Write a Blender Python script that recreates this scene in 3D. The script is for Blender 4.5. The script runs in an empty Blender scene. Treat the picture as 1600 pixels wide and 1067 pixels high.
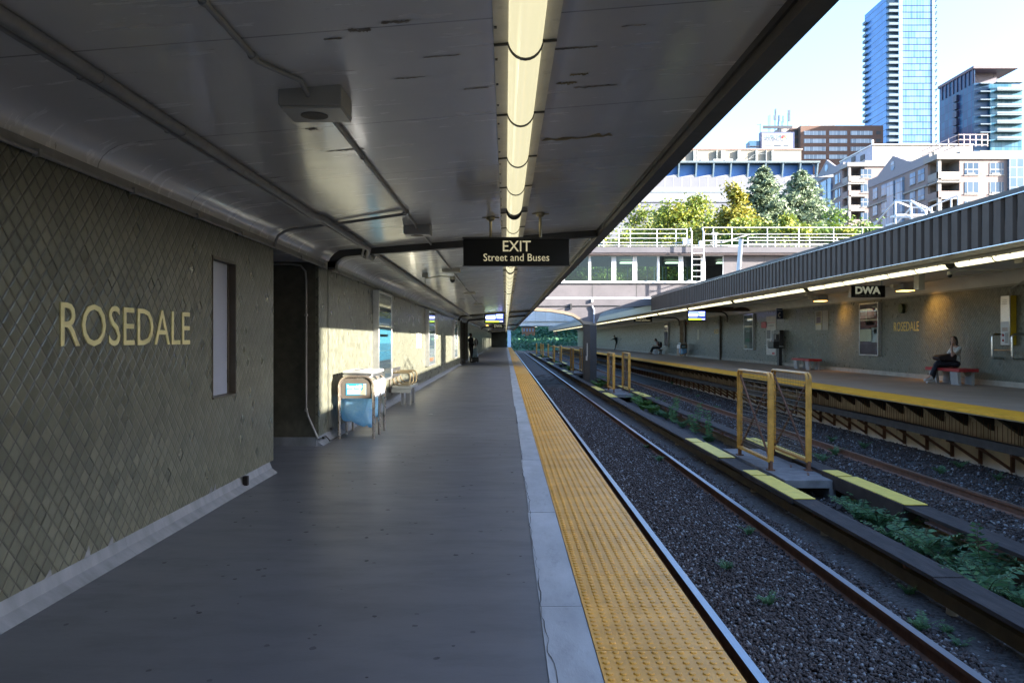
import bpy, bmesh, math, random
import numpy as np
from mathutils import Vector, Matrix, Euler
R = math.radians
sc = bpy.context.scene
col = sc.collection
random.seed(7)
RNG = np.random.default_rng(11)

# ------------------------------------------------------------ camera, sky, sun, exposure
F = 1270.0            # focal length in pixels of the 1600 px wide photograph
VX, VY, H = 790.0, 530.0, 1.48
cd = bpy.data.cameras.new('camera'); cam = bpy.data.objects.new('camera', cd); col.objects.link(cam)
cam.location = (0, 0, H); cam.rotation_euler = (R(90), 0, 0)
cd.sensor_width = 36; cd.lens = F / 1600 * 36
cd.shift_x = (800 - VX) / 1600; cd.shift_y = -(533.5 - VY) / 1600
cd.clip_start = 0.05; cd.clip_end = 6000
sc.camera = cam
SUN = Vector((1.0, -0.33, 0.32)).normalized()
elev = math.asin(SUN.z); azim = math.atan2(SUN.x, SUN.y)      # clockwise from +Y
w = bpy.data.worlds.new('World'); sc.world = w; w.use_nodes = True
wn = w.node_tree
bgn = wn.nodes.get('Background') or wn.nodes.new('ShaderNodeBackground')
out = wn.nodes.get('World Output') or wn.nodes.new('ShaderNodeOutputWorld')
wn.links.new(bgn.outputs[0], out.inputs[0])
sky = wn.nodes.new('ShaderNodeTexSky'); sky.sky_type = 'NISHITA'; sky.sun_disc = False
sky.sun_elevation = elev; sky.sun_rotation = azim
sky.air_density = 1.0; sky.dust_density = 2.3; sky.ozone_density = 4.0; sky.altitude = 100
wn.links.new(sky.outputs[0], bgn.inputs[0]); bgn.inputs[1].default_value = 0.118
sl = bpy.data.lights.new('sun', 'SUN'); sl.energy = 5.0; sl.angle = R(0.5); sl.color = (1.0, 0.94, 0.84)
so = bpy.data.objects.new('sun', sl); col.objects.link(so)
so.rotation_euler = SUN.to_track_quat('Z', 'Y').to_euler(); so.location = (60, -20, 60)
sc.view_settings.view_transform = 'Standard'; sc.view_settings.look = 'None'
sc.view_settings.exposure = 3.0; sc.view_settings.gamma = 1
sc.render.engine = 'CYCLES'
sc.cycles.use_denoising = True
sc.cycles.max_bounces = 8; sc.cycles.diffuse_bounces = 5; sc.cycles.glossy_bounces = 4
sc.cycles.transparent_max_bounces = 12
sc.cycles.sample_clamp_indirect = 6.0
sc.cycles.caustics_reflective = False; sc.cycles.caustics_refractive = False

def P(px, py, D):
    """world point seen at pixel (px, py) of the photograph at depth D"""
    return Vector(((px - VX) / F * D, D, H + (VY - py) / F * D))

# ------------------------------------------------------------ materials
def new_mat(name):
    m = bpy.data.materials.new(name); m.use_nodes = True
    return m, m.node_tree.nodes, m.node_tree.links, m.node_tree.nodes['Principled BSDF']
def N(nt, t, **kw):
    n = nt.new(t)
    for k, v in kw.items(): setattr(n, k, v)
    return n
def math_node(nt, lk, op, a, b=None, c=None):
    n = nt.new('ShaderNodeMath'); n.operation = op
    for i, v in enumerate((a, b, c)):
        if v is None: continue
        if isinstance(v, (int, float)): n.inputs[i].default_value = v
        else: lk.new(v, n.inputs[i])
    return n.outputs[0]
def mix_col(nt, lk, fac, a, b, blend='MIX'):
    n = nt.new('ShaderNodeMix'); n.data_type = 'RGBA'; n.blend_type = blend
    for s, v in ((n.inputs[0], fac), (n.inputs[6], a), (n.inputs[7], b)):
        if isinstance(v, (int, float)): s.default_value = v
        elif isinstance(v, tuple): s.default_value = (*v[:3], 1)
        else: lk.new(v, s)
    return n.outputs[2]
def ramp(nt, lk, fac, p0, p1, c0=(0,0,0), c1=(1,1,1)):
    n = nt.new('ShaderNodeValToRGB'); lk.new(fac, n.inputs[0])
    n.color_ramp.elements[0].position = p0; n.color_ramp.elements[1].position = p1
    n.color_ramp.elements[0].color = (*c0, 1); n.color_ramp.elements[1].color = (*c1, 1)
    return n.outputs[0]
def noise(nt, lk, vec, scale, detail=4, rough=.55, stretch=None):
    if stretch:
        mp = nt.new('ShaderNodeMapping'); lk.new(vec, mp.inputs[0]); mp.inputs['Scale'].default_value = stretch
        vec = mp.outputs[0]
    n = nt.new('ShaderNodeTexNoise'); lk.new(vec, n.inputs['Vector'])
    n.inputs['Scale'].default_value = scale; n.inputs['Detail'].default_value = detail
    n.inputs['Roughness'].default_value = rough
    return n.outputs[0]
def wpos(nt): return nt.new('ShaderNodeNewGeometry').outputs['Position']
def bump(nt, lk, bsdf, h, strength, dist=.01):
    n = nt.new('ShaderNodeBump'); lk.new(h, n.inputs['Height'])
    n.inputs['Strength'].default_value = strength; n.inputs['Distance'].default_value = dist
    lk.new(n.outputs[0], bsdf.inputs['Normal'])
_mats = {}
def M(name, c=(.5,.5,.5), rough=.6, metal=0, var=.15, scale=3.0, b=0, bs=40, c2=None, spec=.5, stretch=None, coat=0, dirt=0):
    """painted / raw surface with uneven colour, uneven gloss and a little relief"""
    if name in _mats: return _mats[name]
    m, nt, lk, bs_ = new_mat(name)
    p = wpos(nt)
    n1 = noise(nt, lk, p, scale, 5, .6, stretch)
    lo = tuple(x * (1 - var) for x in c); hi = tuple(min(1, x * (1 + var)) for x in (c2 or c))
    colr = ramp(nt, lk, n1, .3, .72, lo, hi)
    if dirt:
        n3 = noise(nt, lk, p, scale * 3.1, 8, .7, stretch)
        colr = mix_col(nt, lk, math_node(nt, lk, 'MULTIPLY', ramp(nt, lk, n3, .56, .7), dirt), colr, tuple(x * .35 for x in c))
    lk.new(colr, bs_.inputs['Base Color'])
    n2 = noise(nt, lk, p, scale * 2.3, 4)
    lk.new(math_node(nt, lk, 'MULTIPLY_ADD', n2, .3 * rough, .85 * rough), bs_.inputs['Roughness'])
    bs_.inputs['Metallic'].default_value = metal
    bs_.inputs['Specular IOR Level'].default_value = spec
    bs_.inputs['Coat Weight'].default_value = coat
    if b: bump(nt, lk, bs_, noise(nt, lk, p, bs, 6, .65, stretch), b, .01)
    _mats[name] = m
    return m
def emit_mat(name, c, strength, rough=.3):
    if name in _mats: return _mats[name]
    m, nt, lk, b = new_mat(name)
    b.inputs['Base Color'].default_value = (*c, 1); b.inputs['Roughness'].default_value = rough
    b.inputs['Emission Color'].default_value = (*c, 1); b.inputs['Emission Strength'].default_value = strength
    _mats[name] = m; return m
def glass_mat(name, tint=(.8,.9,.95), refl=.25, rough=.02):
    """window glass: clear pane with a sky reflection"""
    if name in _mats: return _mats[name]
    m, nt, lk, b = new_mat(name)
    tr = nt.new('ShaderNodeBsdfTransparent'); tr.inputs[0].default_value = (*tint, 1)
    gl = nt.new('ShaderNodeBsdfGlossy'); gl.inputs['Roughness'].default_value = rough
    mx = nt.new('ShaderNodeMixShader'); fr = nt.new('ShaderNodeFresnel'); fr.inputs[0].default_value = 1.5
    bf = math_node(nt, lk, 'SUBTRACT', 1, nt.new('ShaderNodeNewGeometry').outputs['Backfacing'])
    lk.new(math_node(nt, lk, 'MULTIPLY', bf, math_node(nt, lk, 'MULTIPLY_ADD', fr.outputs[0], .9, refl * .2)), mx.inputs[0])
    lk.new(tr.outputs[0], mx.inputs[1]); lk.new(gl.outputs[0], mx.inputs[2])
    o = [x for x in nt if x.type == 'OUTPUT_MATERIAL'][0]; lk.new(mx.outputs[0], o.inputs[0])
    _mats[name] = m; return m

def tile_mat(name='diamond_tile', k=1.0):
    """olive glazed diamond wall tiles"""
    m, nt, lk, b = new_mat(name)
    p = wpos(nt); sp = nt.new('ShaderNodeSeparateXYZ'); lk.new(p, sp.inputs[0])
    h = math_node(nt, lk, 'ADD', sp.outputs[0], sp.outputs[1]); z = sp.outputs[2]
    hy = math_node(nt, lk, 'DIVIDE', h, .118); hz = math_node(nt, lk, 'DIVIDE', z, .125)
    u = math_node(nt, lk, 'ADD', hy, hz); v = math_node(nt, lk, 'SUBTRACT', hy, hz)
    fu = math_node(nt, lk, 'FRACT', u); fv = math_node(nt, lk, 'FRACT', v)
    def edge(f): return math_node(nt, lk, 'SUBTRACT', .5, math_node(nt, lk, 'ABSOLUTE', math_node(nt, lk, 'SUBTRACT', f, .5)))
    d = math_node(nt, lk, 'MINIMUM', edge(fu), edge(fv))
    cell = nt.new('ShaderNodeCombineXYZ')
    lk.new(math_node(nt, lk, 'FLOOR', u), cell.inputs[0]); lk.new(math_node(nt, lk, 'FLOOR', v), cell.inputs[1])
    wnz = nt.new('ShaderNodeTexWhiteNoise'); wnz.noise_dimensions = '2D'; lk.new(cell.outputs[0], wnz.inputs[0])
    rnd = nt.new('ShaderNodeSeparateColor'); lk.new(wnz.outputs['Color'], rnd.inputs[0])
    blotch = noise(nt, lk, p, 11, 5, .6); big = noise(nt, lk, p, .7, 3)
    mixf = math_node(nt, lk, 'ADD', math_node(nt, lk, 'MULTIPLY', rnd.outputs[0], .55), math_node(nt, lk, 'MULTIPLY', blotch, .45))
    c = ramp(nt, lk, mixf, .1, .85, tuple(k*q for q in (.080, .081, .059)), tuple(k*q for q in (.166, .166, .122)))
    rst = noise(nt, lk, p, 2.3, 4, .6)
    c = mix_col(nt, lk, math_node(nt, lk, 'MULTIPLY', ramp(nt, lk, rst, .58, .75), .35), c, tuple(k*q for q in (.12, .085, .05)))
    groove = ramp(nt, lk, d, .022, .065, (1,1,1), (0,0,0))
    c = mix_col(nt, lk, groove, c, (.042, .041, .032))
    lk.new(c, b.inputs['Base Color'])
    lk.new(math_node(nt, lk, 'MULTIPLY_ADD', rnd.outputs[1], .08, .27), b.inputs['Roughness'])
    hgt = ramp(nt, lk, d, 0.0, .15)
    tu = math_node(nt, lk, 'MULTIPLY', math_node(nt, lk, 'SUBTRACT', fu, .5), math_node(nt, lk, 'SUBTRACT', rnd.outputs[1], .5))
    tv = math_node(nt, lk, 'MULTIPLY', math_node(nt, lk, 'SUBTRACT', fv, .5), math_node(nt, lk, 'SUBTRACT', rnd.outputs[2], .5))
    tot = math_node(nt, lk, 'ADD', hgt, math_node(nt, lk, 'MULTIPLY', math_node(nt, lk, 'ADD', tu, tv), .24))
    tot = math_node(nt, lk, 'ADD', tot, math_node(nt, lk, 'MULTIPLY', noise(nt, lk, p, 9, 1), .12))
    bump(nt, lk, b, tot, .5, .006)
    _mats[name] = m; return m

def floor_mat():
    m, nt, lk, b = new_mat('platform_floor')
    p = wpos(nt)
    n1 = noise(nt, lk, p, .5, 6, .6); n2 = noise(nt, lk, p, 1.6, 8, .7, (1.0, 2.6, 1)); n3 = noise(nt, lk, p, 60, 3)
    c = ramp(nt, lk, n1, .3, .7, (.084, .088, .104), (.124, .128, .146))
    c = mix_col(nt, lk, math_node(nt, lk, 'MULTIPLY', ramp(nt, lk, n2, .48, .72), .55), c, (.07, .072, .082))
    sc_ = noise(nt, lk, p, 3.0, 9, .75, (1, 5.0, 1))
    c = mix_col(nt, lk, math_node(nt, lk, 'MULTIPLY', ramp(nt, lk, sc_, .63, .68), .15), c, (.22, .22, .22))
    vo = nt.new('ShaderNodeTexVoronoi'); lk.new(p, vo.inputs['Vector']); vo.inputs['Scale'].default_value = 2.9
    c = mix_col(nt, lk, ramp(nt, lk, vo.outputs['Distance'], .02, .045, (.55,.55,.55), (0,0,0)), c, (.045, .045, .046))
    lk.new(c, b.inputs['Base Color'])
    lk.new(math_node(nt, lk, 'MULTIPLY_ADD', n2, .24, .30), b.inputs['Roughness'])
    bump(nt, lk, b, math_node(nt, lk, 'ADD', n3, math_node(nt, lk, 'MULTIPLY', n2, 2)), .12, .004)
    _mats['platform_floor'] = m; return m

def ceiling_mat():
    """grey gloss paint on boards: joints, peeling and stain streaks"""
    m, nt, lk, b = new_mat('ceiling_paint')
    p = wpos(nt); sp = nt.new('ShaderNodeSeparateXYZ'); lk.new(p, sp.inputs[0])
    n1 = noise(nt, lk, p, .8, 5)
    c = ramp(nt, lk, n1, .3, .7, (.62, .615, .62), (.72, .715, .72))
    fy = math_node(nt, lk, 'FRACT', math_node(nt, lk, 'DIVIDE', math_node(nt, lk, 'ADD', sp.outputs[1], .18), 1.53))
    dy = math_node(nt, lk, 'ABSOLUTE', math_node(nt, lk, 'SUBTRACT', fy, .5))
    joint = ramp(nt, lk, dy, .0016, .005, (1,1,1), (0,0,0))
    c = mix_col(nt, lk, math_node(nt, lk, 'MULTIPLY', joint, .75), c, (.06, .055, .05))
    st = noise(nt, lk, p, 2.2, 9, .72, (.55, 4.5, 1)); reg = noise(nt, lk, p, .9, 2, .5, (1, .7, 1))
    peel = math_node(nt, lk, 'MULTIPLY', ramp(nt, lk, st, .64, .67), ramp(nt, lk, reg, .5, .6))
    c = mix_col(nt, lk, math_node(nt, lk, 'MULTIPLY', peel, .8), c, (.12, .095, .06))
    sp2 = noise(nt, lk, p, 26, 6, .7, (.5, 1.6, 1)); reg2 = noise(nt, lk, p, 1.3, 3)
    spk = math_node(nt, lk, 'MULTIPLY', ramp(nt, lk, sp2, .66, .69), ramp(nt, lk, reg2, .52, .62))
    c = mix_col(nt, lk, math_node(nt, lk, 'MULTIPLY', spk, .8), c, (.05, .045, .04))
    lk.new(c, b.inputs['Base Color'])
    rr = noise(nt, lk, p, 3.5, 6, .6, (.5, 2.5, 1))
    lk.new(math_node(nt, lk, 'MULTIPLY_ADD', rr, .20, .15), b.inputs['Roughness']); b.inputs['Specular IOR Level'].default_value = .8; b.inputs['Coat Weight'].default_value = .5; b.inputs['Coat Roughness'].default_value = .12
    bh = math_node(nt, lk, 'ADD', noise(nt, lk, p, 5, 6, .6, (.35, 1.8, 1)), math_node(nt, lk, 'MULTIPLY', joint, -.6))
    bh = math_node(nt, lk, 'SUBTRACT', bh, math_node(nt, lk, 'MULTIPLY', peel, .3))
    bump(nt, lk, b, bh, .035, .012)
    _mats['ceiling_paint'] = m; return m

# ------------------------------------------------------------ mesh helper
def wloc(o):
    v = Vector((0, 0, 0))
    while o is not None:
        v = v + o.location; o = o.parent
    return v
def tag(o, label=None, cat=None, group=None, kind=None):
    if label: o['label'] = label
    if cat: o['category'] = cat
    if group: o['group'] = group
    if kind: o['kind'] = kind
    return o
def thing(name, label, cat, loc=(0, 0, 0), group=None):
    o = bpy.data.objects.new(name, None); col.objects.link(o)
    o.location = loc; o.empty_display_size = .2
    return tag(o, label, cat, group)
def children(o): return [c for c in col.objects if c.parent is o]
def copy_tree(o, parent=None):
    c = o.copy(); col.objects.link(c); c.parent = parent
    for ch in list(o.children): copy_tree(ch, c)
    return c
class MB:
    def __init__(s): s.v = []; s.f = []; s.mi = []; s.cur = 0
    def add(s, vs, fs):
        k = len(s.v); s.v += [tuple(q) for q in vs]
        for f in fs: s.f.append(tuple(i + k for i in f)); s.mi.append(s.cur)
        return s
    def box(s, x0, x1, y0, y1, z0, z1):
        x0, x1 = min(x0, x1), max(x0, x1); y0, y1 = min(y0, y1), max(y0, y1); z0, z1 = min(z0, z1), max(z0, z1)
        return s.add([(x0,y0,z0),(x1,y0,z0),(x1,y1,z0),(x0,y1,z0),(x0,y0,z1),(x1,y0,z1),(x1,y1,z1),(x0,y1,z1)],
                     [(0,3,2,1),(4,5,6,7),(0,1,5,4),(1,2,6,5),(2,3,7,6),(3,0,4,7)])
    def bar(s, a, b, w, h):
        """square bar from a to b, w across (horizontal), h the other way"""
        a = Vector(a); b = Vector(b); d = (b - a).normalized()
        up = Vector((0, 0, 1)) if abs(d.z) < .95 else Vector((0, 1, 0))
        sx = d.cross(up).normalized() * w / 2; sz = sx.cross(d).normalized() * h / 2
        vs = [a - sx - sz, a + sx - sz, a + sx + sz, a - sx + sz, b - sx - sz, b + sx - sz, b + sx + sz, b - sx + sz]
        return s.add(vs, [(0,1,2,3)[::-1], (4,5,6,7), (0,1,5,4), (1,2,6,5), (2,3,7,6), (3,0,4,7)])
    def prism(s, poly, axis, a, b):
        """extrude a 2-D polygon along axis ('x': poly=(y,z), 'y': (x,z), 'z': (x,y))"""
        def pt(q, t): return (t, q[0], q[1]) if axis == 'x' else (q[0], t, q[1]) if axis == 'y' else (q[0], q[1], t)
        n = len(poly); vs = [pt(q, a) for q in poly] + [pt(q, b) for q in poly]
        fs = [tuple(range(n))[::-1], tuple(range(n, 2 * n))] + [(i, (i + 1) % n, n + (i + 1) % n, n + i) for i in range(n)]
        return s.add(vs, fs)
    def tube(s, pts, r, n=8, caps=True, closed=False):
        pts = [Vector(q) for q in pts]; rs = r if isinstance(r, (list, tuple)) else [r] * len(pts)
        m = len(pts); rings = []; prev = None
        for i, q in enumerate(pts):
            if closed: d = pts[(i + 1) % m] - pts[i - 1]
            else: d = pts[min(i + 1, m - 1)] - pts[max(i - 1, 0)]
            d = d.normalized() if d.length > 1e-9 else Vector((0, 0, 1))
            if prev is None:
                up = Vector((0, 0, 1)) if abs(d.z) < .9 else Vector((1, 0, 0))
                sx = d.cross(up).normalized()
            else:
                sx = (prev - d * prev.dot(d)); sx = sx.normalized() if sx.length > 1e-6 else d.orthogonal().normalized()
            prev = sx; sy = d.cross(sx)
            rings.append([q + (sx * math.cos(2 * math.pi * k / n) + sy * math.sin(2 * math.pi * k / n)) * rs[i] for k in range(n)])
        vs = [q for ring in rings for q in ring]; fs = []
        for i in range(m if closed else m - 1):
            j = (i + 1) % m
            for k in range(n): fs.append((i*n+k, i*n+(k+1) % n, j*n+(k+1) % n, j*n+k))
        if caps and not closed: fs += [tuple(range(n))[::-1], tuple(range((m-1)*n, m*n))]
        return s.add(vs, fs)
    def cyl(s, a, b, r, r2=None, n=16): return s.tube([a, b], [r, r if r2 is None else r2], n)
    def ell(s, c, rx, ry, rz, nu=12, nv=8, rot=None):
        c = Vector(c); vs = []; fs = []
        for i in range(nv + 1):
            t = math.pi * i / nv
            for j in range(nu):
                q = Vector((rx*math.sin(t)*math.cos(2*math.pi*j/nu), ry*math.sin(t)*math.sin(2*math.pi*j/nu), rz*math.cos(t)))
                if rot: q = rot @ q
                vs.append(c + q)
        for i in range(nv):
            for j in range(nu): fs.append((i*nu+j, (i+1)*nu+j, (i+1)*nu+(j+1) % nu, i*nu+(j+1) % nu))
        return s.add(vs, fs)
    def build(s, name, mats, parent=None, smooth=False, bevel=0, origin=None, seg=2, fix=True):
        off = wloc(parent) if parent is not None else Vector(origin or (0, 0, 0))
        me = bpy.data.meshes.new(name)
        me.from_pydata([(q[0]-off.x, q[1]-off.y, q[2]-off.z) for q in s.v], [], s.f)
        for m in (mats if isinstance(mats, (list, tuple)) else [mats]): me.materials.append(m)
        me.polygons.foreach_set('material_index', s.mi)
        if fix:
            bm = bmesh.new(); bm.from_mesh(me); bmesh.ops.recalc_face_normals(bm, faces=bm.faces); bm.to_mesh(me); bm.free()
        if smooth: me.polygons.foreach_set('use_smooth', [True] * len(me.polygons))
        o = bpy.data.objects.new(name, me); col.objects.link(o)
        if parent is not None: o.parent = parent
        else: o.location = off
        if bevel:
            bv = o.modifiers.new('bevel', 'BEVEL'); bv.width = bevel; bv.segments = seg; bv.limit_method = 'ANGLE'
            bv.angle_limit = R(40)
        if smooth or bevel:
            try: me.set_sharp_from_angle(angle=R(42))
            except Exception: pass
        me.update()
        return o
def arc(c, r, a0, a1, n, plane='xz', rz=None):
    rz = r if rz is None else rz; out_ = []
    for i in range(n + 1):
        t = R(a0 + (a1 - a0) * i / n); p, q = r * math.cos(t), rz * math.sin(t)
        out_.append((c[0] + p, c[1], c[2] + q) if plane == 'xz' else (c[0], c[1] + p, c[2] + q) if plane == 'yz' else (c[0] + p, c[1] + q, c[2]))
    return out_
def np_mesh(name, V, FA, mat, parent=None, smooth=False):
    """fast mesh from arrays: V (n,3), FA (m,k)"""
    me = bpy.data.meshes.new(name); k = FA.shape[1]
    me.vertices.add(len(V)); me.vertices.foreach_set('co', np.ascontiguousarray(V, np.float32).ravel())
    me.loops.add(FA.size); me.loops.foreach_set('vertex_index', np.ascontiguousarray(FA, np.int32).ravel())
    me.polygons.add(len(FA)); me.polygons.foreach_set('loop_start', np.arange(0, FA.size, k, dtype=np.int32))
    me.materials.append(mat); me.update(calc_edges=True)
    if smooth: me.polygons.foreach_set('use_smooth', [True] * len(me.polygons))
    o = bpy.data.objects.new(name, me); col.objects.link(o)
    if parent is not None: o.parent = parent
    return o
def text_mesh(name, body, mat, size, rotm, loc, parent, sx=1.0, ext=.003, align='CENTER', bold=0, spacing=1.0):
    """lettering as a real raised mesh; rotm maps text x,y,z to world"""
    cu = bpy.data.curves.new(name, 'FONT'); cu.body = body; cu.size = size; cu.extrude = ext; cu.align_x = align
    cu.align_y = 'CENTER'; cu.offset = bold; cu.space_character = spacing; cu.resolution_u = 3
    to = bpy.data.objects.new(name, cu); col.objects.link(to)
    dg = bpy.context.evaluated_depsgraph_get()
    me = bpy.data.meshes.new_from_object(to.evaluated_get(dg))
    bpy.data.objects.remove(to); bpy.data.curves.remove(cu)
    off = wloc(parent) if parent is not None else Vector((0, 0, 0))
    for v in me.vertices:
        q = rotm @ Vector((v.co.x * sx, v.co.y, v.co.z)) + Vector(loc) - off; v.co = q
    me.materials.clear(); me.materials.append(mat); me.name = name
    o = bpy.data.objects.new(name, me); col.objects.link(o)
    if parent is not None: o.parent = parent
    return o
FACE_CAM = Matrix(((1,0,0),(0,0,-1),(0,1,0)))          # reads from -y, looking along +y
FACE_RIGHT = Matrix(((0,0,1),(1,0,0),(0,1,0)))         # on a wall whose face looks towards +x : text runs along +y
FACE_LEFT = Matrix(((0,0,-1),(-1,0,0),(0,1,0)))        # face looks towards -x : text runs along -y
FACE_RIGHT = Matrix(((0,0,1),(1,0,0),(0,1,0)))
# ------------------------------------------------------------ shared materials
TILE = tile_mat(); TILE_SHADE = M('shaded_doorway_tile', (.080,.074,.055), .55, var=.3, scale=9, b=.2, bs=30); FLOOR = floor_mat(); CEIL = ceiling_mat()  # doorway copy of the tile, darkened to put alcove shade into its colour
CONC = M('grey_concrete', (.30,.29,.275), .8, var=.2, scale=2.2, b=.25, bs=30, dirt=.4)
CONC_L = M('pale_concrete', (.40,.41,.43), .62, var=.2, scale=2.5, b=.15, bs=25, dirt=.35)
BASEB = M('baseboard_concrete', (.19,.20,.225), .6, var=.25, scale=5, b=.15, bs=20, stretch=(1,1.5,.5))
DARK = M('dark_metal', (.035,.033,.032), .45, var=.25, scale=8)
BROWN = M('bronze_brown_paint', (.085,.07,.055), .42, var=.2, scale=4, b=.05)
GREY = M('grey_conduit_paint', (.27,.265,.26), .42, var=.15, scale=9)
STEEL = M('brushed_steel', (.56,.55,.53), .3, metal=1, var=.15, scale=12, stretch=(1,1,6))
ALU = M('aluminium_trim', (.5,.5,.5), .36, metal=.9, var=.15, scale=10)
WHITE = M('white_paint', (.50,.50,.50), .45, var=.06, scale=5)
BLACK = M('black_plastic', (.012,.012,.013), .4, var=.2)
RED = M('red_paint', (.33,.018,.02), .4, var=.15, scale=6)
LETTER = M('cream_lettering', (.78,.70,.36), .45, var=.12, scale=12)
YELLOW = M('yellow_edge_paint', (.80,.37,.015), .55, var=.12, scale=3, dirt=.25)
RUST = M('rusty_rail_steel', (.16,.07,.038), .8, var=.3, scale=9, b=.3)
RAILTOP = M('polished_rail_head', (.26,.27,.31), .34, metal=1, var=.1, scale=6, stretch=(8,.3,1))

# ------------------------------------------------------------ ground, track bed, platforms
GZ = -1.08
o = MB().box(-3000, 3000, -300, 4000, -1.9, -1.5).build('ground', M('dry_earth', (.12,.11,.08), .95, var=.3, scale=.4)); tag(o, kind='structure')
BAL = M('ballast_dark', (.04,.034,.032), .95, var=.6, scale=26, b=1.0, bs=42, c2=(.075,.066,.062))
# bed surface with a slightly uneven top
xs = np.linspace(.6, 9.8, 47); ys = np.concatenate([np.linspace(1, 40, 200), np.linspace(41, 230, 120)])
X, Y = np.meshgrid(xs, ys); Z = np.full_like(X, GZ) + RNG.normal(0, .008, X.shape)
Z += .05 * np.clip((np.abs(X - 4.62) < .9), 0, 1) - .02
Z -= .05 * np.exp(-((X - 2.6) / .5) ** 2) * 0
Xc = X.copy(); far = np.clip(Y - 150, 0, None); Xc = X - far ** 2 / 700
n1, n2 = X.shape
V = np.stack([Xc.ravel(), Y.ravel(), Z.ravel()], 1)
idx = np.arange(n1 * n2).reshape(n1, n2)
FA = np.stack([idx[:-1,:-1].ravel(), idx[:-1,1:].ravel(), idx[1:,1:].ravel(), idx[1:,:-1].ravel()], 1)
tag(np_mesh('track_bed', V, FA, BAL, smooth=True), kind='structure')
# loose ballast stones
def stones(n, fn, smin, smax):
    t = (1 + 5 ** .5) / 2
    ico = np.array([(-1,t,0),(1,t,0),(-1,-t,0),(1,-t,0),(0,-1,t),(0,1,t),(0,-1,-t),(0,1,-t),(t,0,-1),(t,0,1),(-t,0,-1),(-t,0,1)], float)
    ico /= np.linalg.norm(ico[0])
    tri = np.array([(0,11,5),(0,5,1),(0,1,7),(0,7,10),(0,10,11),(1,5,9),(5,11,4),(11,10,2),(10,7,6),(7,1,8),(3,9,4),(3,4,2),(3,2,6),(3,6,8),(3,8,9),(4,9,5),(2,4,11),(6,2,10),(8,6,7),(9,8,1)])
    c = fn(n); n = len(c)
    s = RNG.uniform(smin, smax, (n, 1, 1)) * RNG.uniform(.55, 1.25, (n, 1, 3))
    base = ico[None] * (1 + RNG.normal(0, .16, (n, 12, 1))) * s
    ax = RNG.normal(size=(n, 3)); ax /= np.linalg.norm(ax, axis=1, keepdims=True); an = RNG.uniform(0, 6.28, n)
    K = np.zeros((n, 3, 3)); K[:,0,1] = -ax[:,2]; K[:,0,2] = ax[:,1]; K[:,1,0] = ax[:,2]; K[:,1,2] = -ax[:,0]; K[:,2,0] = -ax[:,1]; K[:,2,1] = ax[:,0]
    Rm = np.eye(3)[None] + np.sin(an)[:,None,None] * K + (1 - np.cos(an))[:,None,None] * (K @ K)
    V = np.einsum('nij,nkj->nki', Rm, base) + c[:,None,:]
    return V.reshape(-1, 3), (tri[None] + 12 * np.arange(n)[:,None,None]).reshape(-1, 3)
def stone_mat():
    m, nt, lk, b = new_mat('ballast_stone')
    g = nt.new('ShaderNodeNewGeometry')
    r = ramp(nt, lk, g.outputs['Random Per Island'], 0, 1, (.026,.018,.016), (.128,.102,.097))
    n = noise(nt, lk, g.outputs['Position'], 55, 4)
    c = mix_col(nt, lk, ramp(nt, lk, n, .35, .75), r, (.055,.032,.024))
    x = nt.new('ShaderNodeMath'); x.operation = 'GREATER_THAN'; lk.new(g.outputs['Random Per Island'], x.inputs[0]); x.inputs[1].default_value = .90
    c = mix_col(nt, lk, x.outputs[0], c, (.24,.235,.24))
    lk.new(c, b.inputs['Base Color']); b.inputs['Roughness'].default_value = .8
    return m
STONE = stone_mat()
def spread(x0, x1, y0, y1, z, gap=()):
    def fn(n):
        # density falls with distance
        u = RNG.uniform(0, 1, n); y = y0 * (y1 / y0) ** u if y0 > 0 else RNG.uniform(y0, y1, n)
        x = RNG.uniform(x0, x1, n); keep = np.ones(n, bool)
        for a, b in gap: keep &= ~((x > a) & (x < b))
        return np.stack([x, y, z + RNG.uniform(-.018, .022, n)], 1)[keep]
    return fn
VV, FF = [], []; k = 0
for n, fn, a, b in ((72000, spread(1.9, 3.33, 4.2, 42, GZ), .010, .022), (26000, spread(3.45, 4.3, 5, 24, GZ), .010, .023),
                    (20000, spread(5.0, 7.35, 8, 46, GZ), .013, .026), (12000, spread(7.5, 9.6, 11, 46, GZ), .013, .026), (3500, spread(4.2, 5.2, 6, 18, GZ+.03), .013, .026),
                    (4000, spread(1.2, 1.78, 4, 20, GZ), .010, .022)):
    v, f = stones(n, fn, a, b); VV.append(v); FF.append(f + k); k += len(v)
tag(np_mesh('loose_ballast', np.concatenate(VV), np.concatenate(FF), STONE), kind='stuff')

# left platform
o = MB().box(-9, .2, -10, 150.2, -.28, 0).build('platform_floor', FLOOR); tag(o, kind='structure')
mb = MB(); y = -4.0; k = 0
EDGEM = M('edge_slab_concrete', (.33,.345,.375), .55, var=.28, scale=1.7, b=.2, bs=22, dirt=.45, stretch=(1.4,.5,1))
while y < 150:
    L = (1.83, 1.2, 2.44)[k % 3]; j = random.uniform(-.012, .012)
    mb.box(.2 + j, .4256, y + .004, min(150, y + L) - .004, -.27, .003 + random.uniform(0, .002)); y += L; k += 1
o = mb.build('platform_edge_slab', EDGEM); tag(o, kind='structure')
mb = MB(); rgc = random.Random(4); a_, b_ = [], []; y = 2.2; xx = .203
while y < 16:
    xx += rgc.uniform(-.012, .012) + (.203 - xx) * .3; w_ = rgc.uniform(.0004, .0026)
    a_.append((xx - w_, y, .0065)); b_.append((xx + w_, y, .0065)); y += rgc.uniform(.05, .16)
n_ = len(a_); mb.add(a_ + b_, [(k, k + 1, n_ + k + 1, n_ + k) for k in range(n_ - 1)])
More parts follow.
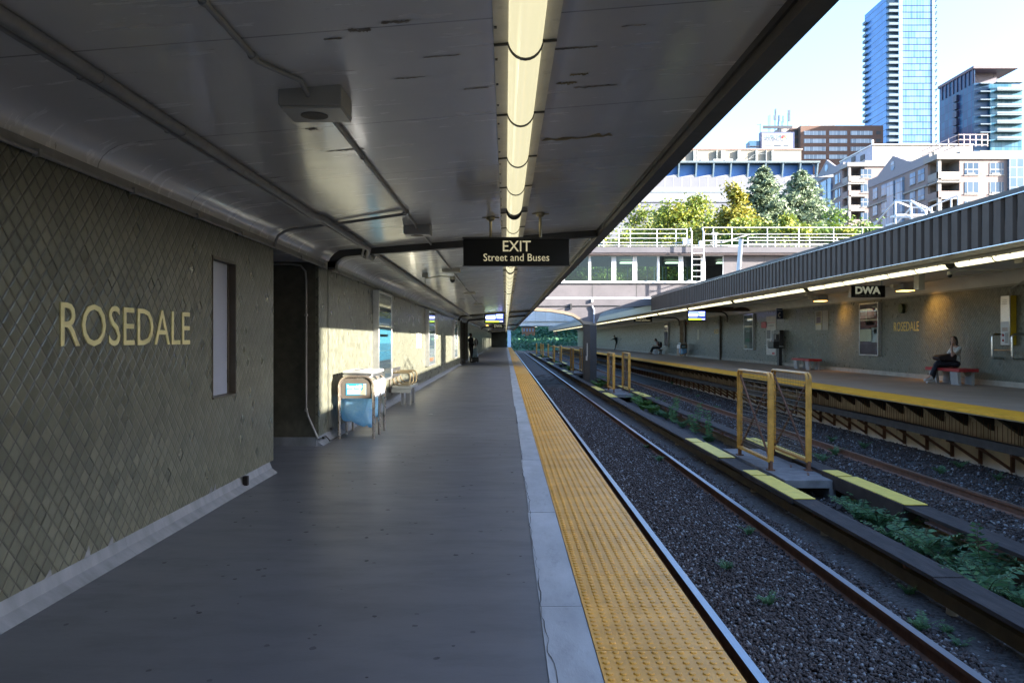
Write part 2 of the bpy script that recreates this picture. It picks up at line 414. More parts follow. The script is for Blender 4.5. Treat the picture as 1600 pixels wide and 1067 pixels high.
o = mb.build('pavement_crack', M('crack_dark', (.02,.02,.022), .9), fix=False); tag(o, kind='structure')
# worn spots on the platform floor: trodden gum, drips and a few patched areas
rgs = random.Random(31); mb = MB()
for i in range(260):
    x_, y_ = rgs.uniform(-2.45, .12), 2.2 * (30 / 2.2) ** rgs.random(); r_ = rgs.uniform(.006, .02); n_ = 7; a0 = rgs.random() * 6
    mb.add([(x_ + r_ * rgs.uniform(.7, 1.25) * math.cos(a0 + 6.283*k/n_), y_ + r_ * 1.2 * rgs.uniform(.7, 1.25) * math.sin(a0 + 6.283*k/n_), .0012 + .0003 * (i % 4)) for k in range(n_)], [tuple(range(n_))])
o = mb.build('floor_gum_spots', M('trodden_gum', (.045,.046,.052), .8, var=.5, scale=6, c2=(.10,.10,.11)), fix=False); tag(o, kind='stuff')
mb = MB()
for x_, y_, a_, b_ in ((-1.6, 12.2, .95, .012), (-.5, 12.23, .6, .008), (-1.2, 19.5, 1.1, .012), (-1.0, 27, 1.2, .014)):
    mb.add([(x_ + a_ * rgs.uniform(.8, 1.1) * math.copysign(abs(math.cos(t)) ** .6, math.cos(t)), y_ + b_ * rgs.uniform(.85, 1.1) * math.copysign(abs(math.sin(t)) ** .6, math.sin(t)), .0022) for t in [6.283*k/18 for k in range(18)]], [tuple(range(18))])
o = mb.build('floor_joint_cracks', M('patch_screed', (.05,.052,.06), .6, var=.18, scale=5, b=.1), fix=False); tag(o, kind='stuff')
o = MB().box(.4256, 1.028, -10, 150.2, -.26, -.012).build('platform_edge', CONC); tag(o, kind='structure')
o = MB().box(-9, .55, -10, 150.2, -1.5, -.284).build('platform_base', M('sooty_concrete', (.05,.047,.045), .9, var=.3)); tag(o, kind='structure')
# tactile strip: one sheet per 0.61 m tile, each with 10 x 10 truncated domes close to the camera
TACT = M('tactile_yellow', (.60,.29,.032), .5, var=.2, scale=2.6, b=.15, bs=70, dirt=.45)
mb = MB(); rng2 = random.Random(3)
ph = (1.48 * F / 370.5) % .61
y = ph - .61 * 6
Vd, Fd = [], []
k = 0
while y < 150:
    mb.box(.4276, 1.036, y + .003, y + .607, -.02, .008 + rng2.uniform(-.001, .001))
    if 2.4 < y < 34:
        nseg = 10 if y < 9 else 6
        for a in range(10):
            for b_ in range(10):
                cx, cy = .4276 + .0304 + a * .0608, y + .0305 + b_ * .061
                base = len(Vd)
                for rr, zz in ((.0165, .0085), (.0150, .0118), (.0105, .0134)):
                    for q in range(nseg):
                        t = 2 * math.pi * q / nseg; Vd.append((cx + rr * math.cos(t), cy + rr * math.sin(t), zz))
                for lv in (0, 1):
                    for q in range(nseg):
                        Fd.append((base + lv*nseg + q, base + lv*nseg + (q+1) % nseg, base + (lv+1)*nseg + (q+1) % nseg, base + (lv+1)*nseg + q))
                Fd.append(tuple(base + 2*nseg + q for q in range(nseg)))
    y += .61
mb.add(Vd, Fd)
o = mb.build('tactile_strip', TACT, fix=False, smooth=False); tag(o, kind='structure')

# right platform
PZ, PX, WX = .22, 8.2, 13.3
FLOOR2 = M('far_platform_floor', (.31,.235,.17), .6, var=.15, scale=.8, b=.1)
o = MB().box(PX + .02, 17, 3, 150, PZ - .07, PZ).build('far_platform_floor', FLOOR2); tag(o, kind='structure')
mb = MB()
mb.box(PX, PX + .74, 3, 150, PZ - .045, PZ + .006)
o = mb.build('far_platform_tactile_strip', YELLOW); tag(o, kind='structure')
o = MB().box(9.7, 17, 3, 150, -1.5, PZ - .074).build('far_platform_base', M('retaining_wall_concrete', (.62,.54,.44), .9, var=.3, scale=1.1, b=.3, bs=14, dirt=.5, stretch=(1,1,.5))); tag(o, kind='structure')
# cantilever ribs, cable tray on brackets and hanging wires under the right platform
tr = thing('cable_tray', 'long dark cable tray on triangular brackets under the far platform edge', 'cable tray', (9.3, 10, -.5))
SOOT = M('sooty_steel', (.05,.043,.036), .8, var=.4, scale=6, b=.2)
MB().box(8.95, 9.25, 5, 150, -.56, -.46).box(8.95, 8.97, 5, 150, -.46, -.40).build('tray', SOOT, tr)
mb = MB()
for q in range(6): mb.tube([(9.0 + .04*q, 5 + 3*t, -.44 + .012 * math.sin(t*1.9 + q)) for t in range(48)], .016, 5)
mb.build('cable', BLACK, tr)
for i in range(60):
    y = 9.2 + 1.05 * i
    if i < 60:
        m2 = MB().bar((9.69, y, -.58), (8.98, y, -.58), .06, .05).bar((9.66, y, -1.02), (9.05, y, -.6), .05, .05).bar((9.67, y, -1.06), (9.67, y, -.55), .07, .05)
        m2.build('bracket', RUST, tr)
rb = thing('platform_cantilever', 'row of dark triangular ribs carrying the far platform edge', 'platform support', (9, 10, -.3))
mb = MB()
for i in range(100):
    y = 6 + .92 * i
    mb.prism([(9.02, PZ - .076), (9.698, PZ - .076), (9.698, -.34)], 'y', y, y + .14) if True else mb.prism([(8.35, PZ - .302), (9.698, PZ - .302), (9.698, -.38), (9.4, -.36)], 'y', y, y + .14)
mb.build('rib', SOOT, rb); tag(rb.children[0], kind='stuff')
mb = MB(); y = 6.0
while y < 60: mb.box(9.30, 9.306, y, y + .012, -.44, -.12 + random.uniform(-.05, .05)); y += random.uniform(.06, .16)
wr = mb.build('hanging_wire', RUST, rb); wr['kind'] = 'stuff'
# concrete panel behind the ribs is the base wall; pale band of conduit boxes
# ------------------------------------------------------------ tracks
def curve_x(x, y): return x - max(0, y - 150) ** 2 / 700
def rail_mesh(x):
    prof = [(-.07, -.16), (.07, -.16), (.07, -.145), (.012, -.125), (.012, -.045), (.035, -.035), (.035, 0), (-.035, 0), (-.035, -.035), (-.012, -.045), (-.012, -.125), (-.07, -.145)]
    mb = MB(); ys = list(range(0, 150, 10)) + list(range(150, 236, 5)); n = len(prof); vs = []; fs = []; mi = []
    for y in ys: vs += [(curve_x(x, y) + p, y, -.93 + q) for p, q in prof]
    for i in range(len(ys) - 1):
        for k in range(n):
            fs.append((i*n+k, i*n+(k+1) % n, (i+1)*n+(k+1) % n, (i+1)*n+k)); mi.append(1 if k == 6 else 0)
    mb.v = vs; mb.f = fs; mb.mi = mi
    return mb
TIE = M('weathered_sleeper', (.055,.042,.036), .9, var=.35, scale=5, b=.4, bs=20, stretch=(.6,4,1))
for cx, lab, rt in ((2.60, 'near railway track with shiny rail heads beside the yellow tactile edge', RAILTOP), (6.64, 'far railway track with rusty brown rails below the opposite platform', M('dull_rail_head', (.2,.14,.11), .5, metal=.6, var=.25, scale=5))):
    t = thing('railway_track', lab, 'railway track', (cx, 4, -1.1))
    for s in (-.7825, .7825): rail_mesh(cx + s).build('rail', [RUST, rt], t)
    proto = None
    for i in range(90):
        y = 3.5 + .62 * i
        if proto is None:
            proto = MB().box(cx - 1.25, cx + 1.25, y - .11, y + .11, -1.25, -1.092).build('sleeper', TIE, t, bevel=.012)
        else:
            c = proto.copy(); col.objects.link(c); c.parent = t; c.location = (random.uniform(-.03,.03), .62 * i, random.uniform(-.012, .008)); c.rotation_euler = (0,0,0)
# third rails with cover boards
COVER = M('cover_board_wood', (.026,.018,.017), .85, var=.35, scale=3, b=.45, bs=12, stretch=(6,.6,1), c2=(.045,.034,.031))
COND = M('conductor_rail', (.11,.075,.035), .6, var=.3, scale=4)
YPLATE = M('yellow_cover_plate', (.78,.57,.10), .6, var=.1, scale=6, dirt=.3)
def third_rail(x, z, lab, hw):
    t = thing('third_rail', lab, 'third rail', (x, 4, -1.1))
    mb = MB(); y = 3.0
    while y < 140:
        L = random.uniform(4.2, 5.2); j = random.uniform(-.012, .012)
        mb.box(x - hw + j, x + hw + j, y, min(140, y + L - .03), z - .045 + j * .4, z + j * .4); y += L
    mb.build('cover_board', COVER, t, bevel=.006)
    MB().box(x - .04, x + .04, 3, 140, -1.0, -.87).box(x - .06, x + .06, 3, 140, -.885, -.865).build('conductor_rail', COND, t)
    mb = MB(); y = 3.4
    while y < 139: mb.box(x + hw - .05, x + hw - .01, y, y + .05, -1.1, z - .046); mb.box(x - hw + .06, x + hw - .01, y, y + .05, z - .1, z - .046); y += 2.4
    mb.build('cover_bracket', RUST, t)
    for i in range(24): MB().cyl((x, 4.5 + 3 * i, -1.1), (x, 4.5 + 3 * i, -1.0), .06, .05, 8).build('insulator', M('insulator_ceramic', (.28,.22,.15), .4), t)
    return t
third_rail(4.12, -.73, 'near third rail under a dark brown wooden cover board', .15)
third_rail(5.28, -.66, 'far third rail under a dark brown wooden cover board', .15)

# ------------------------------------------------------------ left canopy
def ceilz(x): return 2.93 + .08 * (x - .09)
cn = thing('platform_canopy', 'long dark canopy roof with glossy grey ceiling over the near platform', 'canopy', (-2, 70, 2.55))
CTOP = ceilz(-2.33)
under = [(-9, 2.55), (-2.6, 2.55)] + [(-2.33 - .27 * math.cos(R(a)), 2.55 + (CTOP - 2.55) * math.sin(R(a))) for a in (15, 30, 45, 60, 75, 90)] + [(1.303, ceilz(1.303))]
Y0, Y1 = -10, 150
n = len(under); mb = MB()
ysec = [Y0, Y1]
vs = [(x, yy, z) for yy in ysec for x, z in under]
mb.add(vs, [(i, i + 1, n + i + 1, n + i) for i in range(n - 1)])
o = mb.build('ceiling', CEIL, cn, smooth=True, fix=False)
for p_ in o.data.polygons: pass
ROOFM = M('roof_membrane', (.16,.155,.15), .9, var=.2)
MB().box(-9, 1.40, Y0, Y1, 3.06, 3.35).build('roof', ROOFM, cn)
MB().box(1.303, 1.426, Y0, Y1, 2.926, 3.38).build('edge_beam', BROWN, cn)
MB().box(1.285, 1.303, Y0, Y1, 2.985, 3.06).build('edge_trim', BLACK, cn)
mb = MB().box(-2.598, -2.575, Y0, Y1, 2.515, 2.56)
mb.build('wall_trim', M('trim_grey', (.24,.235,.225), .5, var=.2, scale=6), cn)
def beam_path(d):
    """portal rib profile: follows wall, cove and ceiling, d below them"""
    xa = -2.36 + .0
    pts = [(-2.50 + d, 2.46), (-2.50 + d, 2.58)]
    cxx, czz = -2.20, ceilz(-2.20) - .25
    for a in range(0, 91, 15): pts.append((cxx - (.30 - d) * math.cos(R(a)), czz + (.25 - d) * math.sin(R(a))))
    pts.append((1.30, ceilz(1.30) - d))
    return pts
for yb in (11.5, 43.0, 52.0, 84.0, 116.0):
    a, b_ = beam_path(-.02), beam_path(.09)
    poly_n = len(a); vs = [(x, yb, z) for x, z in a] + [(x, yb, z) for x, z in b_] + [(x, yb + .16, z) for x, z in a] + [(x, yb + .16, z) for x, z in b_]
    m_ = poly_n; fs = []
    for i in range(m_ - 1):
        fs += [(i, i+1, m_+i+1, m_+i), (2*m_+i, 3*m_+i, 3*m_+i+1, 2*m_+i+1), (m_+i, m_+i+1, 3*m_+i+1, 3*m_+i), (i, 2*m_+i, 2*m_+i+1, i+1)]
    fs += [(0, m_, 3*m_, 2*m_), (m_-1, 3*m_-1, 4*m_-1, 2*m_-1)]
    MB().add(vs, fs).build('portal_beam', M('dark_beam_paint', (.05,.045,.04), .45, var=.2), cn)

# peeled and stained paint on the ceiling, with shapes of their own
PEEL = M('peeled_paint', (.24,.20,.12), .9, var=.35, scale=9, b=.4, bs=60)
SOOTP = M('ceiling_soot', (.27,.24,.21), .9, var=.4, scale=14)
rgp = random.Random(12)
def ceil_patch(px, py, lpx, wpx, m):
    D = F * (1.46) / (VY - py); x = (px - VX) / F * D; D = F * (ceilz(x) - H) / (VY - py); x = (px - VX) / F * D
    L = lpx / F * D; Wd = wpx / (VY - py) * D * 1.0; n_ = 14; up_, lo_ = [], []
    for i in range(n_ + 1):
        xx = x - L / 2 + L * i / n_; h = Wd * (.25 + .75 * rgp.random()) * (1 if 0 < i < n_ else .15)
        yc = D + rgp.uniform(-.25, .25) * Wd; z = ceilz(xx) - .0025
        up_.append((xx, yc + h / 2, z)); lo_.append((xx, yc - h / 2, z))
    MB().add(up_ + lo_, [(i, i+1, n_+1+i+1, n_+1+i) for i in range(n_)]).build('peeled_patch', m, cn, fix=False)
for a in ((902, 215, 112, 7, PEEL), (885, 130, 34, 5, PEEL), (905, 116, 30, 5, PEEL), (930, 135, 70, 3, SOOTP), (880, 76, 60, 3, SOOTP), (915, 74, 40, 3, SOOTP), (562, 48, 36, 7, SOOTP), (618, 35, 46, 5, SOOTP), (640, 122, 50, 2, SOOTP), (520, 62, 30, 3, SOOTP), (486, 204, 18, 4, SOOTP), (540, 236, 60, 2, SOOTP), (690, 88, 60, 2, SOOTP), (744, 138, 40, 2, SOOTP), (990, 40, 40, 2, SOOTP), (70, 186, 22, 4, SOOTP)):
    ceil_patch(*a)

# ------------------------------------------------------------ left walls
def wall_y(name, label, x, y0, y1, z0, z1, back, hole=None, end0=None):
    """tile wall along y; face at x; optional hole (ya,yb,za,zb)"""
    t = thing(name, label, 'wall', (x, (y0 + y1) / 2, 0))
    mb = MB()
    if hole:
        ya, yb, za, zb = hole
        mb.box(back, x, y0, ya, z0, z1); mb.box(back, x, yb, y1, z0, z1); mb.box(back, x, ya, yb, z0, za); mb.box(back, x, ya, yb, zb, z1)
        mb.box(back, x - .075, ya, yb, za, zb)
    else: mb.box(back, x, y0, y1, z0, z1)
    mb.build('tile_facing', TILE, t)
    return t
DR = (7.20, 7.83, .945, 2.225)
wa = wall_y('station_wall', 'olive diamond tiled wall with large cream ROSEDALE lettering and a recessed pale panel', -2.6, -6, 9.10, .13, 2.552, -5.2, DR)
def baseboard(parent, y0, y1):
    p_ = [(-3.0, 0), (-2.535, 0.0), (-2.55, .012), (-2.60, .05), (-2.625, .132), (-3.0, .132)]
    mb = MB(); segs = []
    y = y0
    while y < y1:
        L = min(random.uniform(2.6, 3.4), y1 - y); mb.prism(p_, 'y', y, y + L - .002); y += L
    mb.build('baseboard', BASEB, parent)
baseboard(wa, -6, 9.04)
MB().box(-2.6, -2.552, 8.03, 8.08, .035, .125).build('drain_slot', M('drain_hole_dark', (.012,.008,.008), .9), wa)  # near-black block stands for the dark inside of the drain notch
text_mesh('lettering', 'ROSEDALE', LETTER, .378, FACE_RIGHT, (-2.597, 5.70, 1.553), wa, sx=1.08, ext=.004, spacing=1.02)
# crumbled tile tips along the bottom row
mb = MB()
for y in (4.62, 5.05, 5.35, 7.16, 7.26):
    mb.add([(-2.594, y - .05, .131), (-2.594, y + .03, .131), (-2.594, y + .012, .19 + random.uniform(-.02,.02))], [(0,1,2)])
mb.build('chipped_tile', M('chip_mortar', (.24,.25,.27), .8), wa, fix=False)
# recessed pale panel with dark frame
pn = thing('access_panel', 'tall pale blue grey panel recessed in a dark frame beside ROSEDALE lettering', 'access panel', (-2.67, 7.51, .95))
ya, yb, za, zb = DR
MB().box(-2.673, -2.664, ya + .012, yb - .06, za + .02, zb - .03).build('panel_sheet', M('pale_panel_paint', (.34,.37,.47), .35, var=.08, scale=2), pn)
mb = MB().box(-2.672, -2.593, ya, ya + .012, za, zb).box(-2.672, -2.593, yb - .018, yb, za, zb).box(-2.672, -2.593, ya, yb, zb - .03, zb - .002).box(-2.672, -2.585, ya, yb, za, za + .018).box(-2.66, -2.655, yb - .06, yb - .02, za, zb)
mb.build('frame', BROWN, pn)
mb = MB().box(-2.664, -2.65, ya + .03, ya + .07, 1.52, 1.57).cyl((-2.655, ya + .05, 1.545), (-2.63, ya + .05, 1.545), .012)
mb.build('latch', DARK, pn)

wb = wall_y('station_wall', 'olive tiled wall in evening sun with poster cases and bench along it', -2.6, 11.3, 47.0, .13, 2.552, -5.2)
baseboard(wb, 11.3, 47.0)
MB().box(-2.6, -2.594, 11.88, 11.905, .13, 2.52).build('expansion_joint', DARK, wb)
MB().box(-5.2, -2.64, 11.292, 11.3, .12, 2.55).build('doorway_shade_facing', TILE_SHADE, wb)  # thin darkened sheet over the wall end, shade put into its colour
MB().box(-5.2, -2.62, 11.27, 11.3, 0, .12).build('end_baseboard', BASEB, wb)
wal = MB().box(-5.3, -5.2, 9.10, 11.3, 0, 2.552).build('alcove_wall', TILE_SHADE); tag(wal, 'olive tiled back wall with doorway shade in its colour, deep in the alcove', 'wall')
wd = MB().box(-5.3, -5.2, 47, 56, 0, 2.552).build('alcove_wall', TILE); tag(wd, 'dark back wall of the distant doorway beside the standing man', 'wall')
wc = wall_y('station_wall', 'distant shaded tiled wall behind the standing man with bags', -2.6, 56.0, 150.0, .13, 2.552, -5.2)
baseboard(wc, 56, 150)
for yy in (46.85, 51.5):
    pr = MB().box(-2.66, -2.53, yy, yy + .16, 0, 2.56).build('door_post', BROWN); tag(pr, 'slim brown post at the %s edge of the far doorway' % ('near' if yy < 50 else 'far'), 'post')
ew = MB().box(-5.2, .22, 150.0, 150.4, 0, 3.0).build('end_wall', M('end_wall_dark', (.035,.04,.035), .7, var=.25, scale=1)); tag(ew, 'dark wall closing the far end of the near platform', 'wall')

# ------------------------------------------------------------ right canopy
RC_Y0, RC_Y1 = -2.0, 44.2
FAS = M('fascia_brown_metal', (.082,.056,.042), .7, var=.14, scale=2.5, spec=.15, stretch=(1,1,.5))
SOFF = M('far_ceiling_paint', (.68,.65,.60), .5, var=.12, scale=1.2)
def right_canopy(name, label, y0, y1, ribs):
    t = thing(name, label, 'canopy', (10, (y0 + y1) / 2, 3.0))
    und = [(7.95, 3.0), (9.0, 3.02), (9.4, 3.23), (12.85, 3.23)] + [(12.85 + .45 * math.sin(R(a)), 2.92 + .31 * math.cos(R(a))) for a in (15, 30, 45, 60, 75, 90)] + [(17, 2.92)]
    n = len(und)
    MB().add([(x, yy, z) for yy in (y0, y1) for x, z in und], [(i, i+1, n+i+1, n+i) for i in range(n - 1)]).build('ceiling', SOFF, t, smooth=True, fix=False)
    MB().box(7.96, 17, y0, y1, 3.35, 3.70).build('roof', ROOFM, t)
    if ribs:
        MB().box(7.89, 7.97, y0, y1, 3.735, 3.815).build('cap_flashing', M('flashing_metal', (.06,.05,.045), .6, metal=.1, var=.15), t)
        MB().box(7.885, 7.892, y0, y1, 3.722, 3.736).build('flashing_lip', M('lip_metal', (.4,.42,.48), .25, metal=.8), t)
        prof = []; p_ = .31; y = y0
        while y < y1 - p_:
            prof += [(7.96, y), (7.96, y + .085), (7.905, y + .105), (7.905, y + p_ - .02)]; y += p_
        m_ = len(prof)
        MB().add([(x, yy, 3.0) for x, yy in prof] + [(x, yy, 3.735) for x, yy in prof], [(i, i+1, m_+i+1, m_+i) for i in range(m_ - 1)]).build('ribbed_fascia', FAS, t, fix=False)
        MB().box(7.90, 7.985, y0, y1, 2.985, 3.0).build('fascia_lip', M('lip_metal', (.4,.42,.48), .25, metal=.8), t)
        MB().box(8.0, 17, y1 - .1, y1, 3.0, 3.8).build('end_panel', FAS, t)
    else:
        MB().box(7.95, 8.05, y0, y1, 2.98, 3.36).build('edge_beam', BROWN, t)
    return t
right_canopy('platform_canopy', 'far canopy with ribbed brown fascia over the opposite platform', RC_Y0, RC_Y1, True)
right_canopy('platform_canopy', 'low distant canopy continuing beyond the footbridge over the opposite platform', 44.3, 150, False)
# right wall
wr_ = thing('station_wall', 'long olive tiled wall of the opposite platform with small gold ROSEDALE lettering', 'wall', (WX, 60, PZ))
MB().box(WX, WX + .4, 6, 60.0, PZ + .14, 2.925).box(WX, WX + .4, 62.1, 150, PZ + .14, 2.925).build('tile_facing', TILE, wr_)
mb = MB().box(WX - .02, WX + .4, 6, 60, PZ, PZ + .14).box(WX - .02, WX + .4, 62.1, 150, PZ, PZ + .14); mb.build('baseboard', M('far_baseboard', (.34,.30,.24), .7, var=.2), wr_)
MB().box(WX - .03, WX, 6, 150, 2.88, 2.93).build('wall_trim', M('far_trim', (.36,.33,.28), .5), wr_)
text_mesh('lettering', 'ROSEDALE', M('gold_lettering', (.85,.58,.14), .45, var=.1), .44, FACE_LEFT, (WX - .003, 27.0, 1.885), wr_, sx=.82, ext=.003)
text_mesh('lettering', 'ROSEDALE', M('gold_lettering', (.62,.42,.10), .45), .42, FACE_LEFT, (WX - .003, 51.0, 1.95), wr_, sx=.82, ext=.003)
wq = MB().box(15.5, 15.7, 60, 62.1, PZ, 2.925).build('alcove_wall', TILE); tag(wq, 'dark doorway recess in the opposite platform wall beside the distant bin', 'wall')
for yy in (60.0, 50.2):
    pr = MB().box(WX - .12, WX, yy - .12, yy + .1, PZ, 2.93).build('pilaster', BROWN); tag(pr, 'slim brown pilaster on the far wall %s' % ('at the dark doorway' if yy > 55 else 'left of the second ROSEDALE lettering'), 'pilaster')
for yb in (48.4, 61.8):
    pts = [(9.2, 3.2)] + [(12.75 + .45 * math.sin(R(a)), 2.78 + .33 * math.cos(R(a))) for a in range(0, 91, 15)] + [(13.2, 2.5)]
    bb = MB().tube([(x, yb, z) for x, z in pts], .05, 6).build('canopy_rib', DARK); tag(bb, 'thin dark curved rib under the far canopy %s' % ('just beyond the monitor' if yb < 50 else 'near the seated reader'), 'canopy rib')

# ------------------------------------------------------------ station footbridge over the tracks
by = 44.5
def bz(py): return P(0, py, by).z
br = thing('footbridge', 'enclosed concrete footbridge with windows and white roof railings across the tracks', 'footbridge', (6, by, 3))
BCON = M('bridge_concrete', (.11,.098,.104), .8, var=.14, scale=1.2, b=.15, bs=20, dirt=.2)
bx0, bx1, byb = -8.0, 26.0, 51.0
z_s, z_l, z_w0, z_w1, z_r = 3.69, 3.74, bz(441), bz(399), bz(387)
PANELX = float(P(1131, 0, by).x)
mb = MB().box(bx0, bx1, by, by + .2, z_s, z_w0 - .06).box(bx0, bx1, byb - .2, byb, z_s, z_w0 - .06).box(bx0, bx1, by + .2, byb - .2, z_s, z_s + .3)
mb.box(PANELX, bx1, by + .02, by + .2, z_w0, z_w1); mb.build('wall', BCON, br)
mb = MB()
for px in (925, 994, 1210): mb.box(P(px,0,by).x, P(px,0,by).x + .03, by - .004, by, z_s, z_w0)
for px in (1157, 1194): mb.box(P(px,0,by).x, P(px,0,by).x + .025, by + .014, by + .02, z_w0, z_w1)
mb.build('panel_joint', DARK, br)
MB().box(bx0, bx1, by - .35, byb + .3, z_w1, z_w1 + .10).build('eaves', M('eaves_brown', (.12,.09,.085), .5), br)
MB().box(bx0, bx1, by - .42, byb + .4, z_w1 + .10, z_r).build('roof', M('roof_edge_metal', (.10,.092,.10), .5, var=.12, scale=2), br)
MB().box(bx0, bx1, by - .10, by, z_w0 - .06, z_w0).build('sill', WHITE, br)
GL = glass_mat('bridge_glass', (.50,.64,.60), .1)
xw = [P(px, 0, by).x for px in (745, 790, 835, 880, 921, 957, 993, 1028, 1062, 1100, 1131)]
for i in range(len(xw) - 1):
    a, b_ = xw[i], xw[i+1]
    f = MB().box(a, a + .09, by + .03, by + .12, z_w0, z_w1).box(b_ - .05, b_, by + .03, by + .12, z_w0, z_w1).box(a + .09, b_ - .05, by + .03, by + .12, z_w0, z_w0 + .07).box(a + .09, b_ - .05, by + .03, by + .12, z_w1 - .05, z_w1)
    if i in (5, 8): f.box(a + .09, a + .2, by + .02, by + .13, z_w0 + .07, z_w1 - .05).box(b_ - .16, b_ - .05, by + .02, by + .13, z_w0 + .07, z_w1 - .05)
    fo = f.build('window', WHITE, br)
    MB().box(a + .09, b_ - .05, by + .07, by + .076, z_w0 + .07, z_w1 - .05).build('pane', GL, fo)
    g = MB().box(a + .5, a + .56, byb - .15, byb - .06, z_w0, z_w1).build('rear_mullion', M('mullion_grey', (.35,.36,.37), .5), br)
MB().box(PANELX, bx1, byb - .2, byb, z_w0, z_w1).build('rear_wall', BCON, br)
for px in (969, 1040, 1120):
    MB().box(P(px,0,by+3).x, P(px,0,by+3).x + .9, by + 2.8, by + 3.2, z_w1 - .16, z_w1 - .10).build('ceiling_lamp', emit_mat('bridge_lamp', (1,.93,.75), .7), br)
for px, hh in ((1021, 1.2), (1034, 1.5)):
    MB().box(P(px,0,by+3).x, P(px,0,by+3).x + .05, by + 2.8, by + 2.85, z_w0 - .2, z_w0 + hh).build('handrail_post', ALU, br)
# white ledge pipe and conduits on the portal beam
MB().tube([(-6, by - .12, 3.69), (8.0, by - .12, 3.69)], .07, 10).build('ledge_pipe', M('pipe_paint', (.6,.63,.68), .4), br)
mb = MB().tube([(-6, by - .34, bz(480)), (6.2, by - .34, bz(478))], .022, 6).tube([(P(872,0,by).x, by - .34, bz(484)), (P(923,0,by).x, by - .2, bz(470))], .018, 6)
mb.box(P(890,0,by).x, P(890,0,by).x + .09, by - .4, by - .3, bz(484), bz(475)); mb.build('conduit', DARK, br)
MB().tube([P(925, 478, by - .36), P(928, 484, by - .36), P(928, 505, by - .36)], .045, 6).build('down_pipe', M('pipe_blue_grey', (.2,.23,.3), .5), br)
MB().box(P(924,0,by).x - .05, P(924,0,by).x + .05, by - .4, by - .3, bz(473), bz(468)).build('floodlight', WHITE, br)
# portal beam with arched underside on the central column
arch = [(8.0, 3.68), (-2.4, 3.68), (-2.4, bz(478)), (1.4, bz(482))]
arch += [(P(px,0,by).x, bz(py)) for px, py in ((830, 481), (860, 483), (880, 486), (895, 490), (905, 496), (911, 502))]
arch += [(P(931,0,by).x, bz(504)), (P(933.5,0,by).x, bz(500)), (P(937,0,by).x, bz(491)), (P(945,0,by).x, bz(486.5)), (P(960,0,by).x, bz(483)), (P(990,0,by).x, bz(479.5)), (8.0, bz(477))]
MB().prism(arch, 'y', by - .3, by + .5).build('portal_beam', BCON, br)
mb = MB(); low = arch[2:11]
vs = [(x, yy, z - dz) for yy in (by - .33, by + .5) for dz in (0, .16) for x, z in low]; m_ = len(low)
fs = []
for i in range(m_ - 1): fs += [(i, i+1, m_+i+1, m_+i), (2*m_+i, 3*m_+i, 3*m_+i+1, 2*m_+i+1), (m_+i, m_+i+1, 3*m_+i+1, 3*m_+i), (i, 2*m_+i, 2*m_+i+1, i+1)]
fs += [(0, m_, 3*m_, 2*m_), (m_-1, 3*m_-1, 4*m_-1, 2*m_-1)]
mb.add(vs, fs).build('arch_flange', M('flange_tan', (.22,.17,.12), .6), br)
cx0, cx1 = P(911.6,0,by).x, P(931.3,0,by).x
cxm = P(921,0,by).x
COLM = M('column_brown_paint', (.032,.027,.026), .5, var=.15, scale=2)
MB().prism([(cx0, by - .15), (cxm, by - .32), (cx1, by - .28), (cx1, by + .45), (cx0, by + .45)], 'z', -1.3, bz(503)).build('column', COLM, br)
cp = MB().box(P(916,0,by).x, P(917.4,0,by).x, by - .30, by - .26, bz(557), bz(536)).box(P(914.6,0,by).x, P(917,0,by).x, by - .32, by - .26, bz(563), bz(556)); cp.build('electrical_box', M('box_tan', (.45,.36,.28), .5), br)
# roof railings
def railing(y, xa, xb, z0, z1, nr, posts, parent, name='roof_railing', r=.022):
    mb = MB()
    for i in range(nr):
        z = z0 + (z1 - z0) * (i + 1) / nr; mb.tube([(xa, y, z), (xb, y, z)], r, 6)
    for x in posts: mb.tube([(x, y, z0), (x, y, z1)], r, 6)
    return mb.build(name, WHITE, parent, smooth=True)
zz = z_r
railing(by - .2, -8, P(1073,0,by).x, zz, bz(359), 4, [P(q,0,by).x for q in (800, 860, 915, 942, 966, 984, 1025.5, 1055, 1072)], br)
railing(by - .2, P(1097,0,by).x, P(1380,0,by).x, zz, bz(356.5), 3, [P(q,0,by).x for q in (1097, 1113, 1142, 1197, 1246, 1300, 1345)], br)
railing(by + 1.2, P(1170,0,by+1).x, P(1400,0,by+1).x, zz, bz(367), 2, [P(q,0,by+1).x for q in (1170, 1213, 1267, 1310)], br)
railing(byb, -8, 24, zz, bz(362) , 4, [-7 + 2.1 * i for i in range(15)], br)
MB().tube([P(1110, 380, by), P(1130, 379, by), P(1145, 374, by), P(1172, 366, by)], .035, 6).tube([P(1108, 383, by), P(1150, 385, by), P(1170, 381, by)], .03, 6).tube([P(1118,387,by), P(1118,366,by)], .06, 6).box(P(1112,0,by).x, P(1121,0,by).x, by - .1, by + .1, bz(367), bz(364)).build('roof_pipework', WHITE, br)
lx0, lx1 = P(1080,0,by-.6).x, P(1098.5,0,by-.6).x
mb = MB()
for x in (lx0, lx1): mb.tube([(x, by - .75, bz(442)), (x, by - .75, bz(366)), (x, by - .4, bz(358))], .035, 6)
for py in (434, 425, 416, 407, 398, 389): mb.tube([(lx0, by - .75, bz(py)), (lx1, by - .75, bz(py))], .025, 6)
for x in (lx0, lx1): mb.tube([(x, by - .75, bz(438)), (x, by + .05, bz(438))], .025, 6)
mb.build('ladder', WHITE, br, smooth=True)
MB().box(P(1065,0,by).x, P(1076,0,by).x, by - .5, by - .2, bz(383), bz(375)).box(P(1090,0,by).x, P(1098,0,by).x, by - .5, by - .2, bz(386), bz(378)).build('roof_light', WHITE, br)

